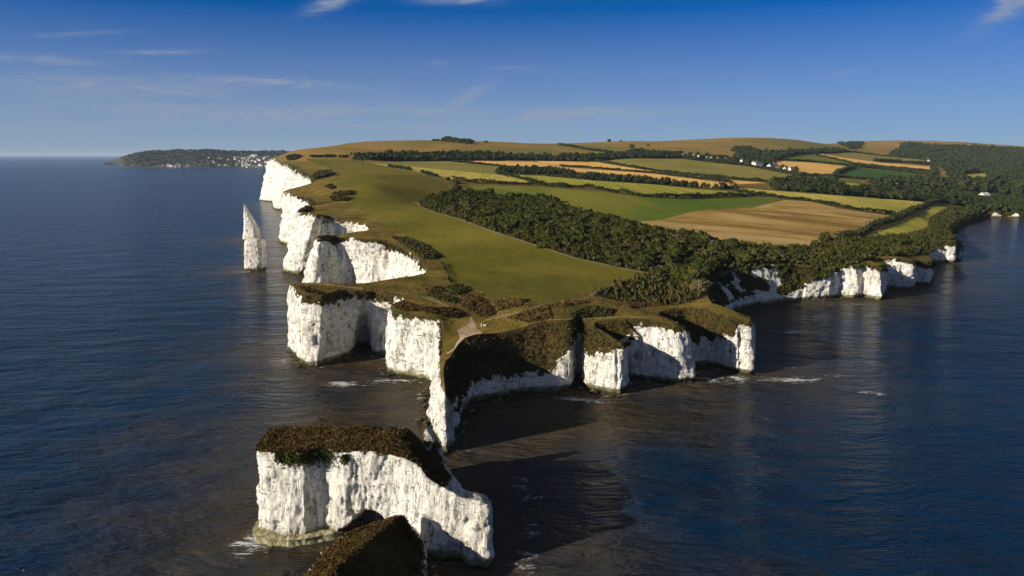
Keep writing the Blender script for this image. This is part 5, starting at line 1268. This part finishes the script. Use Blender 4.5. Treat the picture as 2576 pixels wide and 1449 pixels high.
# ------------------------------------------------------------------ sea
def sea():
    m, nt, b = new_mat("sea_water"); n = NB(nt)
    sh = n.attr('shore')
    deep = n.ramp(n.noise(.004, 4, .6), [(.35, (.0005, .012, .038)), (.6, (.001, .024, .064))])
    kelp_reflection = n.ramp(n.noise(.03, 4, .6), [(.35, (.036, .028, .013)), (.6, (.082, .060, .030))])  # brown of the kelp bed, with the cliffs' reflection painted into the water colour
    f = n.math('ADD', sh, n.math('MULTIPLY', n.math('SUBTRACT', n.noise(.035, 5, .65), .60), 1.3), True)
    c = n.mix(f, deep, kelp_reflection)
    foam = n.attr('foam')
    fn = n.math('ADD', n.math('MULTIPLY', n.noise(.22, 4, .7, stretch=(.7, 2.2, 1), dist=1.2), .6), n.math('MULTIPLY', n.noise(1.1, 6, .8, stretch=(.7, 1.8, 1)), .4))
    fm = n.rng(n.math('ADD', foam, n.math('MULTIPLY', n.math('SUBTRACT', fn, .5), 4.0)), .72, 1.05)
    c = n.mix(fm, c, (.55, .56, .55))
    n.lk(c, b.inputs['Base Color'])
    n.lk(n.rng(fm, 0, 1, .17, .8), b.inputs['Roughness'])
    b.inputs['IOR'].default_value = 1.16; b.inputs['Specular IOR Level'].default_value = .36
    w0 = n.noise(.035, 2, .5, stretch=(.6, 1.3, 1), rot=(0, 0, R(-18)), dist=.3)
    w1 = n.noise(.16, 3, .55, stretch=(.55, 1.5, 1), rot=(0, 0, R(-24)), dist=.5)
    w2 = n.noise(.50, 3, .6, stretch=(.5, 1.5, 1), rot=(0, 0, R(-30)), dist=.5)
    h = n.math('ADD', n.math('ADD', n.math('MULTIPLY', w0, 2.6), n.math('MULTIPLY', w1, .95)), n.math('MULTIPLY', w2, .42))
    n.lk(n.bump(h, 2.6, 1.0), b.inputs['Normal'])
    # grid of growing squares
    def ax(a0, a1, s, far_lo, far_hi):
        mid = list(np.arange(a0, a1, s)); lo = []; hi = []
        v, st = a0, s
        while v > far_lo: st *= 1.06; v -= st; lo.append(max(v, far_lo))
        v, st = mid[-1], s
        while v < far_hi: st *= 1.06; v += st; hi.append(min(v, far_hi))
        return np.array(lo[::-1] + mid + hi)
    xs = ax(-200, 300, 2.0, -120000, 120000); ys = ax(120, 560, 2.0, -4000, 140000)
    X, Y = np.meshgrid(xs, ys); X = X.ravel(); Y = Y.ravel()
    d = np.full(len(X), 9999.)
    outl = [COAST[::4]] + [o for o in STACK_OUT]
    allp = np.vstack(outl)
    nearm = (np.abs(X) < 900) & (Y < 1500) & (Y > 60)
    ii = np.flatnonzero(nearm)
    for i in range(0, len(ii), 4000):
        q = ii[i:i + 4000]
        d[q] = np.sqrt(((X[q, None] - allp[None, :, 0]) ** 2 + (Y[q, None] - allp[None, :, 1]) ** 2).min(1))
    shore = np.exp(-(d / 48.) ** 1.5) * .95
    blob = np.exp(-(((X + 45) / 85.) ** 2 + ((Y - 235) / 75.) ** 2)) * .85 + np.exp(-(((X - 40) / 70.) ** 2 + ((Y - 258) / 34.) ** 2)) * .75
    shore = np.maximum(shore, blob); shore = np.maximum(shore, .42 * np.exp(-np.clip(Y - 120, 0, 1e9) / 110.) * (X < 60))
    foamv = np.exp(-(d / 3.2) ** 2) * .60
    for u, v, lx, ly, a, rot in FOAM:
        p = atz(u, v, 0); dx = X - p[0]; dy = Y - p[1]; cr_, sr_ = math.cos(rot), math.sin(rot)
        ex = (dx * cr_ + dy * sr_) / lx / 1.25; ey = (-dx * sr_ + dy * cr_) / ly / 1.5
        foamv = np.maximum(foamv, np.exp(-(ex ** 2 + ey ** 2)) * min(1.15, a * 1.3))
    F = grid_faces(len(ys), len(xs))
    o = mesh_obj("sea", np.column_stack([X, Y, np.zeros(len(X))]), F[:, ::-1], m, attrs={'shore': shore, 'foam': foamv})
    tag(o, kind='structure')
FOAM = [(2000, 836, 9, 3, .8, 0), (2000, 955, 13, 4, .8, 0), (1985, 925, 6, 3, .6, 0), (2110, 945, 8, 2.5, .6, 0), (2195, 989, 7, 2.5, .7, 0), (862, 966, 7, 3, .9, 0), (925, 968, 8, 2, .55, 0),
        (1325, 1240, 4, 12, .5, .2), (1330, 1330, 4, 14, .5, -.1), (1328, 1420, 4, 9, .6, .1), (1460, 1005, 10, 3, .75, -.2), (1780, 955, 16, 6, .62, 0), (1860, 955, 12, 6, .62, 0), (1760, 938, 10, 4, .6, 0),
        (640, 1365, 5, 6, .8, 0), (1080, 1000, 6, 10, .6, 0), (1000, 958, 14, 4, .6, 0), (715, 905, 10, 5, .6, 0), (700, 716, 14, 5, .6, 0), (655, 500, 30, 8, .6, 0), (2150, 765, 20, 4, .5, 0), (1160, 1130, 9, 3, .5, 0),
        (690, 683, 12, 4, .6, 0), (615, 684, 10, 4, .7, 0)]
sea()
